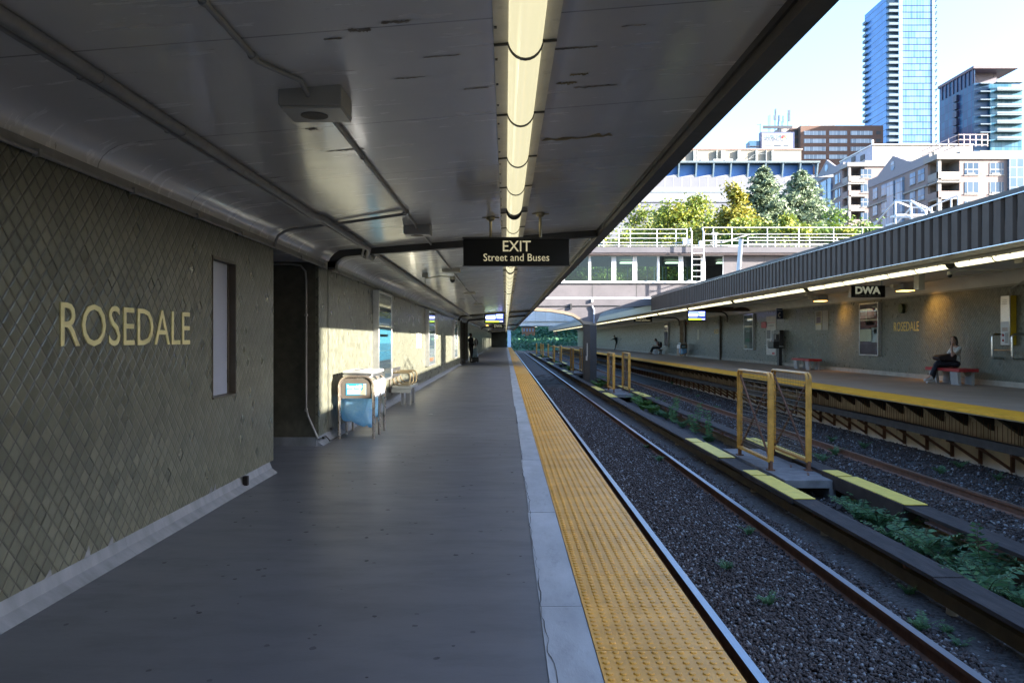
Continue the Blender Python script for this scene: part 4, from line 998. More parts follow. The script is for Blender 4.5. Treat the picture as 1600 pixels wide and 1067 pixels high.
# round green wall disc and help point
D_ = wy(1411)
gd = thing('wall_disc', 'small round green disc with dark rim on the far wall above ROSEDALE', 'wall disc', (WX, D_, wzz(1411, 482)))
c = Vector((WX, D_, wzz(1411, 482)))
MB().cyl((WX, c.y, c.z), (WX - .09, c.y, c.z), .165, n=24).build('rim', M('disc_dark_green', (.02,.035,.012), .5), gd, smooth=True)
MB().cyl((WX - .088, c.y, c.z), (WX - .095, c.y, c.z), .145, n=24).build('face', M('disc_green', (.10,.13,.04), .5), gd, smooth=True)
hp = thing('help_point', 'tall silver and yellow emergency help point with handset on far wall', 'help point', (13.1, 21.3, 1.3))
ya_, yb_ = 21.15, 21.53
zt_, zb_ = P(1573, 462.5, 21.4).z, P(1573, 539, 21.4).z
MB().box(13.14, WX, ya_, yb_, zb_, zt_).build('case', M('help_yellow', (.55,.36,.02), .4), hp, bevel=.015)
MB().box(13.11, 13.141, ya_ + .0, yb_, zb_, zt_).build('front_plate', STEEL, hp, bevel=.006)
MB().box(13.104, 13.111, ya_ + .03, yb_ - .03, zb_ + .02, zb_ + .62).build('lower_panel', WHITE, hp)
MB().box(13.098, 13.104, ya_ + .06, yb_ - .09, zb_ + .36, zb_ + .46).build('keypad', M('keypad_tan', (.35,.27,.22), .5), hp)
MB().box(13.095, 13.104, ya_ + .05, yb_ - .22, zb_ + .05, zb_ + .32).build('speaker_slot', M('slot_grey', (.25,.25,.23), .5), hp)
MB().cyl((13.104, yb_ - .13, zb_ + .26), (13.085, yb_ - .13, zb_ + .26), .035, n=12).cyl((13.104, yb_ - .13, zb_ + .12), (13.085, yb_ - .13, zb_ + .12), .03, n=12).build('button', RED, hp)
mb = MB()
for k in range(3): mb.box(13.106, 13.110, ya_ + .1, yb_ - .1 + .02 * k, zt_ - .12 - .05 * k, zt_ - .105 - .05 * k)
mb.build('printed_area', M('midtext', (.25,.24,.23), .5), hp)
rr = thing('wall_rail', 'bent tubular wall rail below and around the emergency help point', 'rail', (13.1, 21.4, .9))
zr0, zr1 = P(1558, 560, 21.6).z, P(1558, 522.5, 21.6).z
mb = MB()
for y in (21.75, 20.9):
    mb.tube([(WX, y, zr1)] + arc((WX - .20, y, zr1 - .08), .08, 90, 180, 4, 'xz') + arc((WX - .20, y, zr0 + .08), .08, 180, 270, 4, 'xz') + [(WX, y, zr0)], .028, 8)
mb.tube([(WX - .28, 21.75, zr0 + .22), (WX - .28, 20.9, zr0 + .22)], .018, 6)
mb.build('tube', STEEL, rr, smooth=True)

# ------------------------------------------------------------ benches
def red_bench(y0, y1, label, seat=None):
    t = thing('bench', label, 'bench', (12.65, (y0 + y1) / 2, PZ))
    x0, x1 = 12.38, 12.93
    MB().box(x0, x1, y0, y1, PZ + .36, PZ + .45).build('seat', seat or RED, t, bevel=.01)
    for y in (y0 + .12, y1 - .55):
        MB().prism([(x0 + .06, PZ), (x0 + .14, PZ), (x0 + .10, PZ + .36), (x0 + .02, PZ + .36)], 'y', y, y + .38).build('leg', M('bench_leg_grey', (.33,.31,.29), .6), t)
        MB().box(x1 - .12, x1 - .04, y + .02, y + .36, PZ, PZ + .36).build('leg', M('bench_leg_grey', (.33,.31,.29), .6), t)
    return t
red_bench(22.2, 24.0, 'red bench with grey legs under the seated woman')
red_bench(33.2, 35.2, 'empty red bench with grey legs right of the payphone')
rb3 = red_bench(66.8, 68.2, 'distant pale grey bench under the seated reader', M('bench_pale_grey', (.36,.34,.32), .6))
def steel_bench():
    t = thing('bench', 'steel bench with looped armrests against the sunlit wall behind the bin', 'bench', (-2.35, 18.4, 0))
    x0, x1, y0, y1 = -2.52, -2.08, 17.9, 19.25
    GP = M('bench_panel', (.5,.5,.48), .4, metal=.6)
    MB().box(x0 + .02, x1, y0, y1, .38, .45).build('seat', GP, t, bevel=.012)
    MB().box(x0 + .01, x1 - .01, y0 + .005, y0 + .03, .30, .38).build('end_panel', GP, t)
    MB().box(x0 - .02, x0 + .03, y0, y1, .62, .84).build('backrest', STEEL, t, bevel=.02)
    for y in (y0 + .03, (y0 + y1) / 2, y1 - .03):
        pts = [(x0 - .03, y, .30), (x0 - .03, y, .78)]
        MB().tube(pts, .022, 8).build('back_post', BROWN, t, smooth=True)
        pts = [(x0 + .03, y, .74), (x1 - .12, y, .74)] + arc((x1 - .10, y, .66), .08, 90, 0, 4, 'xz') + [(x1 - .02, y, .50), (x1 - .06, y, .46), (x0 + .16, y, .46), (x0 + .06, y, .52), (x0 + .03, y, .62)]
        MB().tube(pts, .018, 8).build('armrest', M('bench_bronze', (.28,.22,.13), .3, metal=.8), t, smooth=True)
    for y in (y0 + .25, y1 - .25):
        for x in (x0 + .22, x1 - .08):
            if x < x1 - .2 and y > y0 + .5: pass
            MB().box(x - .03, x + .03, y - .03, y + .03, 0, .38).build('leg', GREY, t)
    return t
steel_bench()

# ------------------------------------------------------------ recycling bins
BAG = None
def bag_mat():
    m, nt, lk, b = new_mat('blue_bag')
    p = wpos(nt); n = noise(nt, lk, p, 9, 6, .65)
    lk.new(ramp(nt, lk, n, .3, .7, (.26,.60,.95), (.60,.86,1.0)), b.inputs['Base Color'])
    b.inputs['Roughness'].default_value = .28; b.inputs['Subsurface Weight'].default_value = 0
    tr = nt.new('ShaderNodeBsdfTranslucent'); tr.inputs[0].default_value = (.25,.62,.92,1)
    mx = nt.new('ShaderNodeMixShader'); mx.inputs[0].default_value = .5
    lk.new(b.outputs[0], mx.inputs[1]); lk.new(tr.outputs[0], mx.inputs[2])
    o = [x for x in nt if x.type == 'OUTPUT_MATERIAL'][0]; lk.new(mx.outputs[0], o.inputs[0])
    bump(nt, lk, b, noise(nt, lk, p, 14, 7, .7, (1, 1, 2.2)), .8, .02)
    return m
BAG = bag_mat()
BR_ST = M('bin_tube_steel', (.55,.46,.38), .28, metal=.9, var=.15, scale=9)
def bin_(x0, x1, ys, z0, side, label, tilt, full=True):
    t = thing('recycling_bin', label, 'bin', ((x0 + x1) / 2, ys[1], z0))
    for y in ys:
        r = .14
        pts = [(x0, y, z0), (x0, y, z0 + .92 - r)] + arc((x0 + r, y, z0 + .92 - r), r, 180, 90, 5, 'xz') + arc((x1 - r, y, z0 + .92 - r), r, 90, 0, 5, 'xz') + [(x1, y, z0)]
        MB().tube(pts, .022, 8).build('hoop', BR_ST, t, smooth=True)
    y0, y2 = ys[0], ys[-1]
    ep = MB().box(x0 + .03, x1 - .03, y0 - .006, y0 + .006, z0 + .60, z0 + .895).build('end_panel', M('bin_panel_dark', (.10,.085,.07), .4), t)
    lb = MB().box(x0 + .10, x1 - .11, y0 - .0095, y0 - .006, z0 + .65, z0 + .82).build('label', M('label_blue', (.02,.28,.50), .4), t)
    MB().box(x0 + .12, x1 - .19, y0 - .012, y0 - .0095, z0 + .665, z0 + .735).build('label_strip', M('label_cream', (.62,.60,.52), .5), lb)
    MB().prism([(x1 - .21, z0 + .66), (x1 - .12, z0 + .65), (x1 - .11, z0 + .76), (x1 - .16, z0 + .74)], 'y', y0 - .0125, y0 - .0095).box(x1 - .155, x1 - .112, y0 - .0135, y0 - .0125, z0 + .655, z0 + .815).build('label_strip', M('label_tan', (.45,.36,.22), .5), lb)
    MB().cyl((x1 - .20, y0 - .0115, z0 + .775), (x1 - .20, y0 - .0095, z0 + .775), .036, n=16).build('emblem', M('label_white_blue', (.25,.5,.65), .4), lb)
    text_mesh('lettering', 'Recycle', WS, .068, FACE_CAM, (x0 + .205, y0 - .010, z0 + .775), lb, sx=.88, ext=.002, bold=.002)
    sx = x1 if side > 0 else x0
    BW = M('bin_white', (.78,.79,.80), .35, var=.05)
    for ya_, yb_ in ((ys[0] + .03, ys[1] - .03), (ys[1] + .03, ys[2] - .03)):
        MB().box(sx - .012, sx + .012, ya_, yb_, z0 + .60, z0 + .86).build('side_panel', BW, t, bevel=.006)
        MB().box(x0 - .008, x0 + .008, ya_, yb_, z0 + .60, z0 + .86).build('side_panel', BW, t) if side > 0 else None
    MB().box(x0 + .04, x1 - .02, y0 + .03, y2 - .02, z0 + .905, z0 + .955).build('lid', STEEL, t, bevel=.02, seg=3)
    mb = MB().box(x0 + .03, x1 + .0, y0 + .05, y2 - .0, z0 + .957, z0 + 1.01); mb.build('lid_top', M('lid_pale_steel', (.68,.70,.72), .3, metal=.7), t, bevel=.025, seg=3)
    MB().cyl(((x0+x1)/2, y0 + .35, z0 + 1.009), ((x0+x1)/2, y0 + .35, z0 + 1.016), .09, n=20).cyl(((x0+x1)/2, y2 - .3, z0 + 1.009), ((x0+x1)/2, y2 - .3, z0 + 1.016), .09, n=20).build('slot_ring', M('ring_grey', (.2,.2,.21), .4), t)
    # sagging clear blue bags: wide at the ring, hanging lower at the platform side
    for k, (ya_, yb_) in enumerate(((ys[0] + .05, ys[1] - .02), (ys[1] + .02, ys[2] - .05))):
        nu, nv = 36, 16; vs = []; rg = random.Random(5 + k)
        ph_ = [rg.uniform(0, 6.28) for _ in range(8)]
        for j in range(nv + 1):
            v = j / nv
            for i in range(nu):
                a = 2 * math.pi * i / nu
                cu, su = math.cos(a), math.sin(a); e = .6
                bx = math.copysign(abs(cu) ** e, cu); by_ = math.copysign(abs(su) ** e, su)
                bul = 1 + .10 * math.sin(math.pi * v) + .035 * math.sin(3 * a + ph_[0] + 4 * v) + .03 * math.sin(7 * a + ph_[1] - 6 * v) + .02 * math.sin(13 * a + ph_[3] + 9 * v)
                if v > .82: bul *= 1 - .35 * ((v - .82) / .18) ** 2
                lowz = .27 - .11 * (bx * side * .5 + .5) if k == 0 else .26
                z = z0 + .60 - (.60 - lowz) * min(1, v / .92) + (.02 * math.sin(5 * a + ph_[2]) if v > .5 else 0)
                sh = -.05 * math.sin(math.pi * min(1, v)) * side
                vs.append(((x0 + x1) / 2 + sh + bx * bul * ((x1 - x0) / 2 - .03), (ya_ + yb_) / 2 + by_ * bul * (yb_ - ya_) / 2 * .98, z))
        fs = [(j*nu+i, j*nu+(i+1) % nu, (j+1)*nu+(i+1) % nu, (j+1)*nu+i) for j in range(nv) for i in range(nu)] + [tuple(range(nv*nu, (nv+1)*nu))]
        MB().add(vs, fs).build('bag', BAG, t, smooth=True)
    return t
bin_(-2.475, -1.965, (12.1, 12.65, 13.18), 0, 1, 'recycling bin with clear blue bags and white lid against the sunlit wall', 0)
bin_(12.55, 13.06, (58.4, 58.9, 59.4), PZ, -1, 'distant recycling bin with blue bag by the dark doorway', 0)
lit = MB().add([(-1.55, 16.0, .004), (-1.50, 15.95, .012), (-1.42, 16.02, .004), (-1.47, 16.1, .01)], [(0,1,2,3)]).build('litter_scrap', WHITE, fix=False); tag(lit, 'small white scrap of litter on the platform floor', 'litter')

# ------------------------------------------------------------ median gates on concrete slabs, yellow cover plates
GATE = M('gate_yellow_paint', (.60,.29,.05), .42, var=.25, scale=5, dirt=.5)
WIRE = M('gate_mesh_wire', (.16,.11,.06), .5, metal=.5)
SLABM = M('slab_concrete', (.17,.16,.16), .85, var=.3, scale=4, b=.4, bs=24, dirt=.3)
def gate(label, group):
    """panel gate in local coordinates, base at slab level, running along +y"""
    t = thing('track_gate', label, 'gate', (0, 0, 0), group); Hh, L = 1.62, 1.80
    for y in (.0, L): MB().box(-.022, .022, y - .05, y + .05, -.0, .16).box(-.06, .06, y - .06, y + .06, 0, .02).build('foot', RUST, t)
    r = .09
    fr = [(0, 0, .16 + .06)]
    pts = [(0, 0, .14), (0, 0, Hh - r)] + arc((0, r, Hh - r), r, 180, 90, 4, 'yz') + arc((0, L - r, Hh - r), r, 90, 0, 4, 'yz') + [(0, L, .14)] 
    mb = MB().tube([(-.03, y, z) for _, y, z in pts], .024, 8).tube([(.03, y, z) for _, y, z in pts], .024, 8)
    mb.bar((0, 0, .16), (0, L, .16), .08, .045)
    mb.box(-.03, .03, -.018, .018, .14, Hh - r).box(-.03, .03, L - .018, L + .018, .14, Hh - r).box(-.03, .03, r, L - r, Hh - .02, Hh + .016)
    mb.build('frame', GATE, t, smooth=True)
    mb = MB().bar((0, .05, .2), (0, L - .05, Hh - .10), .026, .034).bar((.02, .05, Hh - .10), (.02, L - .05, .2), .026, .034); mb.build('cross_brace', RUST, t)
    mb = MB()
    for k in range(17): mb.tube([(0, .03, .24 + .08 * k), (0, L - .03, .24 + .08 * k)], .0042, 4)
    for k in range(22): mb.tube([(0, .06 + .08 * k, .18), (0, .06 + .08 * k, Hh - .04)], .002, 3)
    mb.build('wire_mesh', WIRE, t)
    return t
gl_ = gate('', 'median gates'); 
first_gate = True
def cover_plate(x, y0, y1, z, label, group):
    t = thing('cover_plate', label, 'cover plate', (x, (y0+y1)/2, z), group)
    d = y1 - y0
    MB().box(x - .15, x + .15, y0, y0 + d * .78, z, z + .012).build('long_plate', YPLATE, t, bevel=.004)
    MB().box(x - .155, x + .10, y0 + d * .80, y1, z + .006, z + .018).build('short_plate', YPLATE, t, bevel=.004)
    MB().box(x - .17, x + .17, y0 + .02, y1 - .02, z - .20 if x > 5 else z - .07, z - .002).build('boxing', COVER, t)
    return t
def slab(y0, y1, label):
    t = thing('gate_slab', label, 'concrete slab', (4.77, (y0+y1)/2, -1.1))
    zt = -.72
    MB().prism([(4.37, zt - .13), (4.37, zt), (5.17, zt), (5.17, -1.1), (5.06, -1.1), (5.06, zt - .13)], 'y', y0, y1).build('top_slab', SLABM, t, bevel=.012)
    MB().box(4.38, 4.48, y0 + .15, y1, -1.1, zt - .13).build('side_support', SLABM, t)
    mb = MB()
    for y in (y0 + .6, y0 + 1.4): mb.bar((4.9, y - .15, zt + .004), (4.98, y + .1, zt + .004), .03, .008)
    mb.build('embedded_bar', RUST, t)
ordn = ['nearest', 'second', 'third', 'fourth', 'fifth', 'sixth']
ords = [13.65, 33.4, 53.6, 74, 96, 116]
for i, y in enumerate(ords):
    slab(y - .95, y + 2.7, 'grey concrete slab under the %s pair of yellow gates between the tracks' % ordn[i])
    for sx, sd in ((4.45, 'left'), (5.08, 'right')):
        g = gl_ if first_gate else copy_tree(gl_)
        first_gate = False
        g.location = (sx, y + (0 if sx < 5 else -.02), -.72); g['label'] = 'yellow framed wire mesh gate between the tracks, %s one of the %s pair' % (sd, ordn[i])
    for (x, za_) in ((4.12, -.722), (5.28, -.652)):
        sd = 'near' if x < 5 else 'far'
        cover_plate(x, y - 2.45 if x < 5 else y - 3.2, y - .05 if x < 5 else y - .5, za_, 'yellow plate on the %s cover board in front of the %s gate pair' % (sd, ordn[i]), 'yellow cover plates')
        cover_plate(x, y + 1.45 if x < 5 else y + .85, y + 4.3 if x < 5 else y + 3.8, za_, 'yellow plate on the %s cover board behind the %s gate pair' % (sd, ordn[i]), 'yellow cover plates')

# ------------------------------------------------------------ far canopy roof: stair rails, post
rs = thing('roof_stair', 'white railed access steps on the far canopy roof below the apartments', 'roof stair', (8.6, 15, 3.8))
WR = WHITE
mb = MB()
def rp(px, py, x): D = F * x / (px - VX); return P(px, py, D)
for x, off in ((8.6, 0), (9.4, 1)):
    rr_ = [rp(1366, 352, 8.6), rp(1399, 314, 8.6), rp(1423, 314, 8.6), rp(1446, 331, 8.6)]
    if off: rr_ = [Vector((v.x + .8, v.y + .9, v.z)) for v in rr_]
    mb.tube(rr_, .02, 6)
    for v in rr_[1:]: mb.tube([(v.x, v.y, 3.72), v], .02, 6)
    mid = [Vector((v.x, v.y, v.z - .35)) for v in rr_[1:]]; mb.tube(mid, .016, 6)
    if not off: keep = rr_
mb.tube([keep[1], keep[1] + Vector((.8, .9, 0))], .018, 6); mb.tube([keep[2], keep[2] + Vector((.8, .9, 0))], .018, 6)
mb.build('rail', WR, rs, smooth=True)
mb = MB()
for k in range(4):
    a = keep[0].lerp(keep[1], .3 + .2 * k); mb.box(8.6, 9.4, a.y - .15, a.y + .15, 3.71 + .16 * k, 3.75 + .16 * k)
mb.build('tread', WR, rs)
rf = thing('roof_guardrail', 'low white guardrail on the far canopy roof at the right', 'guardrail', (9.2, 13, 3.8))
mb = MB(); pts = [rp(px, py, 9.2) for px, py in ((1440, 330), (1455, 323.5), (1470, 316.5), (1486, 310), (1497, 306))]
mb.tube(pts, .016, 6)
for v in pts[1:]: mb.tube([(v.x, v.y, 3.7), v], .016, 6)
mb.build('rail', WR, rf, smooth=True)
vp = MB().tube([(8.75, 30.6, 3.7), P(1158, 374, 30.6)], .085, 10).build('vent_pipe', WHITE, smooth=True, origin=(8.75, 30.6, 3.7)); tag(vp, 'white vent pipe standing on the far canopy roof', 'vent pipe')

# added unseen blocks, cut along the sun direction to throw wall shadows
nb = thing('sun_blocker', 'unseen brick block added to keep low sun off the near wall and tracks', 'building', (38, -30, 0))
BRK = M('blocker_brick', (.25,.13,.09), .85, var=.2, scale=2)
MB().prism([(30, .72), (30, -70), (48, -70), (48, -5.42)], 'z', -1.4, 17).build('wall', BRK, nb)
MB().prism([(30, .72), (30, -70), (48, -70), (48, -5.42)], 'z', 17, 17.6).build('roof', ROOFM, nb)
ct = thing('sun_blocker', 'narrow unseen brick block added to cast an upright shadow on the sunlit wall', 'building', (41, 20, 0))
MB().prism([(39, 21.6), (39, 18.9), (42, 17.9), (42, 20.6)], 'z', -1.4, 19).build('wall', BRK, ct)
MB().prism([(39, 21.6), (39, 18.9), (42, 17.9), (42, 20.6)], 'z', 19, 19.4).build('roof', ROOFM, ct)
# ------------------------------------------------------------ city beyond the footbridge
def xa(px, D): return (px - VX) / F * D
def za(py, D): return H + (VY - py) / F * D
BW_ = M('building_white', (.62,.60,.56), .7, var=.06, scale=.3)
def curtain_mat(name, cols, wx, wz, lx, lz, line, rough=.12, metal=.0, ax='x', spec=.8, lit=.0):
    """glass curtain wall: panes of slightly different tint, mullions and slab lines"""
    m, nt, lk, b = new_mat(name)
    p = wpos(nt); sp = nt.new('ShaderNodeSeparateXYZ'); lk.new(p, sp.inputs[0])
    h = sp.outputs[0] if ax == 'x' else sp.outputs[1]
    u = math_node(nt, lk, 'DIVIDE', h, wx); v = math_node(nt, lk, 'DIVIDE', sp.outputs[2], wz)
    fu = math_node(nt, lk, 'FRACT', u); fv = math_node(nt, lk, 'FRACT', v)
    mu = math_node(nt, lk, 'LESS_THAN', fu, lx); mv = math_node(nt, lk, 'LESS_THAN', fv, lz)
    cell = nt.new('ShaderNodeCombineXYZ'); lk.new(math_node(nt, lk, 'FLOOR', u), cell.inputs[0]); lk.new(math_node(nt, lk, 'FLOOR', v), cell.inputs[1])
    wnz = nt.new('ShaderNodeTexWhiteNoise'); wnz.noise_dimensions = '2D'; lk.new(cell.outputs[0], wnz.inputs[0])
    big = noise(nt, lk, p, .12, 3)
    f = math_node(nt, lk, 'ADD', math_node(nt, lk, 'MULTIPLY', wnz.outputs['Value'], .38), math_node(nt, lk, 'MULTIPLY', big, .6))
    c = ramp(nt, lk, f, .2, .85, cols[0], cols[1])
    c = mix_col(nt, lk, mu, c, line[0]); c = mix_col(nt, lk, mv, c, line[1])
    lk.new(c, b.inputs['Base Color']); b.inputs['Roughness'].default_value = rough
    b.inputs['Metallic'].default_value = metal; b.inputs['Specular IOR Level'].default_value = spec
    _mats[name] = m; return m

# low long pavilion with blue panels
D = 160.0
lb_ = thing('pavilion', 'long low grey building with blue panels and cream rooftop box behind the trees', 'building', (25, D, 0))
LG = M('pavilion_grey', (.13,.132,.155), .6, var=.06, scale=.4)
MB().box(xa(940,D), xa(1271,D), D, D + 14, -1.4, za(277,D)).build('wall', LG, lb_)
MB().box(xa(940,D), xa(1272,D), D + .6, D + 14, za(277,D), za(257,D)).build('upper_wall', M('panel_blue', (.02,.10,.30), .5, var=.2, scale=.6), lb_)
MB().box(xa(940,D), xa(1279,D), D - .9, D + 14, za(256,D), za(253,D)).build('roof_edge', M('roof_slate', (.10,.13,.15), .5), lb_)
for i in range(14):
    mb = MB(); x = xa(1275 - 27 * i, D); mb.prism([(D - .8, za(256,D)), (D + .62, za(256,D)), (D + .62, za(275,D)), (D - .05, za(277,D))], 'x', x, x + .28)
    mb.build('fin', M('fin_blue_grey', (.11,.16,.20), .5), lb_)
mb = MB()
for i in range(14):
    x0 = xa(1275 - 27 * i, D) + .28; x1 = xa(1302 - 27 * i, D)
    mb.prism([(x0, za(277,D)), (x1, za(277,D)), (x1, za(272.5,D))], 'y', D - .02, D + .6)
mb.build('sloped_sill', M('pavilion_pale', (.19,.198,.225), .6), lb_)
mb = MB()
for k, (a, b_) in enumerate(((293, 300), (302, 316))): mb.box(xa(940,D), xa(1270,D), D - .12 - .1*k, D, za(b_,D), za(a,D))
mb.build('band', M('pavilion_pale', (.19,.198,.225), .6), lb_)
MB().box(xa(940,D), xa(1270,D), D - .16, D, za(301.5,D), za(300,D)).build('dark_line', M('roof_slate', (.10,.13,.15), .5), lb_)
mb = MB()
for i in range(28):
    x = xa(1268 - 13.5 * i, D); mb.box(x, x + .05, D - .02, D, za(292,D), za(278,D))
mb.build('panel_seam', M('seam_grey', (.5,.5,.52), .6), lb_)
MB().box(xa(1050,D+4), xa(1252,D+4), D + 4, D + 13, za(254,D+4), za(234,D+4)).build('rooftop_box', M('cream_block', (.21,.19,.155), .8, var=.06, scale=.5), lb_)
MB().box(xa(1050,D+4), xa(1254,D+4), D + 3.8, D + 13, za(234.5,D+4), za(232.5,D+4)).build('coping', M('coping_brown', (.30,.2,.17), .6), lb_)
mb = MB()
for px, w_ in ((1083, 4), (1088, 1), (1119, 1), (1126, 6), (1152, 4), (1180, 3), (1196, 1), (1205, 3)): mb.box(xa(px, D+3.9), xa(px + w_, D+3.9), D + 3.5, D + 4, za(254,D+4), za(236,D+4))
for px in (1094, 1114, 1132, 1150): mb.box(xa(px, D+2), xa(px + 12, D+2), D + 1.5, D + 3, za(252.5,D+2), za(249.5,D+2))
mb.build('roof_plant', M('plant_grey', (.30,.31,.30), .6, var=.3, scale=.8), lb_)
mb = MB()
for a, b_ in (((1212,246),(1226,252)), ((1168,250),(1178,242)), ((1178,242),(1195,240)), ((1160,252),(1178,246))): mb.bar((xa(a[0],D+3.6), D+3.6, za(a[1],D+3.6)), (xa(b_[0],D+3.6), D+3.6, za(b_[1],D+3.6)), .06, .06)
mb.build('roof_stair', M('plant_grey', (.30,.31,.30), .6), lb_)
mb = MB(); mb.bar((xa(1120,D), D + 5, za(233,D)), (xa(1156,D), D+5, za(230.5,D)), .3, .5).bar((xa(1150,D), D+5, za(232,D)), (xa(1160,D), D+5, za(232,D)), .3, .6)
mb.build('solar_rack', M('rack_dark', (.06,.07,.09), .5), lb_)

# billboard with antennas behind
D = 172.0
bb = thing('billboard', 'white rooftop billboard with colourful blobs above the cream rooftop box', 'billboard', (xa(1215,D), D, za(233,D)))
MB().box(xa(1188.5,D), xa(1241.5,D), D + .02, D + 1.2, za(233,D), za(206.5,D)).build('frame', M('billboard_navy', (.03,.04,.10), .5), bb)
MB().box(xa(1190.3,D), xa(1238.5,D), D - .04, D + .02, za(231.8,D), za(208.2,D)).build('face', M('billboard_white', (.22,.23,.26), .5, var=.02), bb)
BT = M('billboard_teal', (.015,.075,.085), .5); 
hh = (za(207,D) - za(232,D))
text_mesh('lettering', 'CLOSE THE', BT, 1.0, FACE_CAM, (xa(1193,D), D - .05, za(214,D)), bb, sx=.76, align='LEFT', bold=.012)
text_mesh('lettering', 'HOUSING GAP', M('billboard_greytext', (.03,.045,.06), .5), 1.0, FACE_CAM, (xa(1193,D), D - .05, za(218.6,D)), bb, sx=.74, align='LEFT', bold=.01)
def blob(cpx, cpy, rpx, c, name):
    x, z, r = xa(cpx, D), za(cpy, D), rpx / F * D; rg = random.Random(int(cpx))
    pts = [(x + r * (1 + .2 * rg.uniform(-1, 1)) * math.cos(2*math.pi*k/9), z + r * (1 + .2 * rg.uniform(-1, 1)) * math.sin(2*math.pi*k/9)) for k in range(9)]
    MB().prism(pts, 'y', D - .07, D - .041).build('printed_shape', M(name, c, .5, var=.05), bb)
blob(1224, 213.5, 2.6, (.60,.06,.06), 'ad_red'); blob(1222, 215.5, 1.6, (.45,.03,.05), 'ad_maroon'); blob(1228.5, 212.6, 2.4, (.75,.5,.12), 'ad_orange'); blob(1225, 217.8, 2.5, (.35,.55,.22), 'ad_green'); blob(1227.5, 215.5, 1.2, (.10,.25,.08), 'ad_darkgreen'); blob(1233.5, 219.5, 2.3, (.15,.45,.65), 'ad_blue')
MB().box(xa(1194,D), xa(1206,D), D - .06, D - .041, za(229,D), za(228,D)).box(xa(1209,D), xa(1220,D), D - .06, D - .041, za(229,D), za(227,D)).box(xa(1224,D), xa(1232,D), D - .06, D - .041, za(229,D), za(227.4,D)).build('small_print', M('billboard_greytext', (.03,.045,.06), .5), bb)
MB().box(xa(1172,D), xa(1188,D), D + .3, D + 3, za(233,D), za(220,D)).build('side_box', M('billboard_teal_box', (.03,.09,.16), .4), bb)
mb = MB().box(xa(1166,D), xa(1188,D), D + .1, D + .3, za(229,D), za(228,D)).tube([(xa(1170,D), D+.2, za(233,D)), (xa(1170,D), D+.2, za(221,D))], .06, 5)
mb.build('catwalk', M('mast_grey', (.022,.025,.04), .6), bb)
am = thing('antenna_mast', 'cluster of thin antenna masts and panels above the white billboard', 'antenna', (xa(1215,D), D + 3, za(233,D)))
MT = M('mast_grey', (.022,.025,.04), .6); AP = M('antenna_panel', (.06,.08,.11), .5)
mb = MB(); Da = D + 2
for px, top, r in ((1188, 194, .07), (1200.5, 181, .05), (1203, 180, .05), (1211, 172, .09), (1216.5, 181, .10), (1223, 183, .06), (1231, 177, .07), (1221, 190, .05), (1215, 191, .05)): mb.tube([(xa(px,Da), Da, za(233,Da)), (xa(px,Da), Da, za(top,Da))], r, 5)
mb.box(xa(1192,Da), xa(1238,Da), Da - .2, Da, za(201.5,Da), za(197,Da)); mb.bar((xa(1183,Da),Da,za(195,Da)), (xa(1189,Da),Da,za(195,Da)), .06, .06)
mb.build('mast', MT, am)
mb = MB()
for a, b_, c_, d_ in ((1210.5, 1212, 188, 171), (1208.5, 1210.5, 188, 181), (1230.5, 1233.8, 190, 173), (1216, 1217.8, 190, 181), (1222.3, 1223.7, 192, 182)): mb.box(xa(a,Da), xa(b_,Da), Da - .4, Da - .1, za(c_,Da), za(d_,Da))
mb.build('panel_antenna', AP, am)

# brown brick office block
D = 330.0
ob = thing('office_block', 'brown brick office block with white ribbon windows left of the glass tower', 'building', (xa(1310,D), D, 0))
OB = M('office_brick', (.115,.062,.045), .85, var=.1, scale=.2)
MB().box(xa(1251,D), xa(1380,D), D, D + 40, -1.4, za(196.5,D)).box(xa(1239,D), xa(1251,D), D + 3, D + 40, -1.4, za(198,D)).build('wall', OB, ob)
MB().box(xa(1239,D), xa(1312,D), D + 14, D + 36, za(198,D), za(183,D)).build('penthouse', M('office_tan', (.33,.26,.23), .8), ob)
MB().box(xa(1281,D), xa(1309,D), D + 9, D + 12, za(197,D), za(187,D)).box(xa(1276,D), xa(1318,D), D + 8, D + 9, za(190,D), za(187.5,D)).build('roof_plant', M('plant_grey', (.30,.31,.30), .6), ob)
WN = curtain_mat('office_glass', ((.08,.10,.13), (.32,.34,.37)), 1.6, 6, .1, .0, ((.35,.37,.4), (.3,.3,.3)), rough=.2)
for r_ in range(4):
    y0_, y1_ = 205 + 12.4 * r_, 211.5 + 12.4 * r_
    for a, b_ in ((1256, 1290), (1295.5, 1323.5), (1329, 1363)):
        MB().box(xa(a,D), xa(b_,D), D - .12, D + .2, za(y1_,D), za(y0_,D)).build('window', WN, ob)
    MB().box(xa(1240.5,D+3), xa(1250.5,D+3), D + 2.8, D + 3.1, za(y1_ + .5,D+3), za(y0_ - .5,D+3)).build('recess', M('recess_dark', (.03,.03,.03), .6), ob)
    MB().box(xa(1369,D), xa(1376,D), D - .1, D + .2, za(y1_ - 1,D), za(y0_,D)).build('recess', M('recess_dark', (.03,.03,.03), .6), ob)

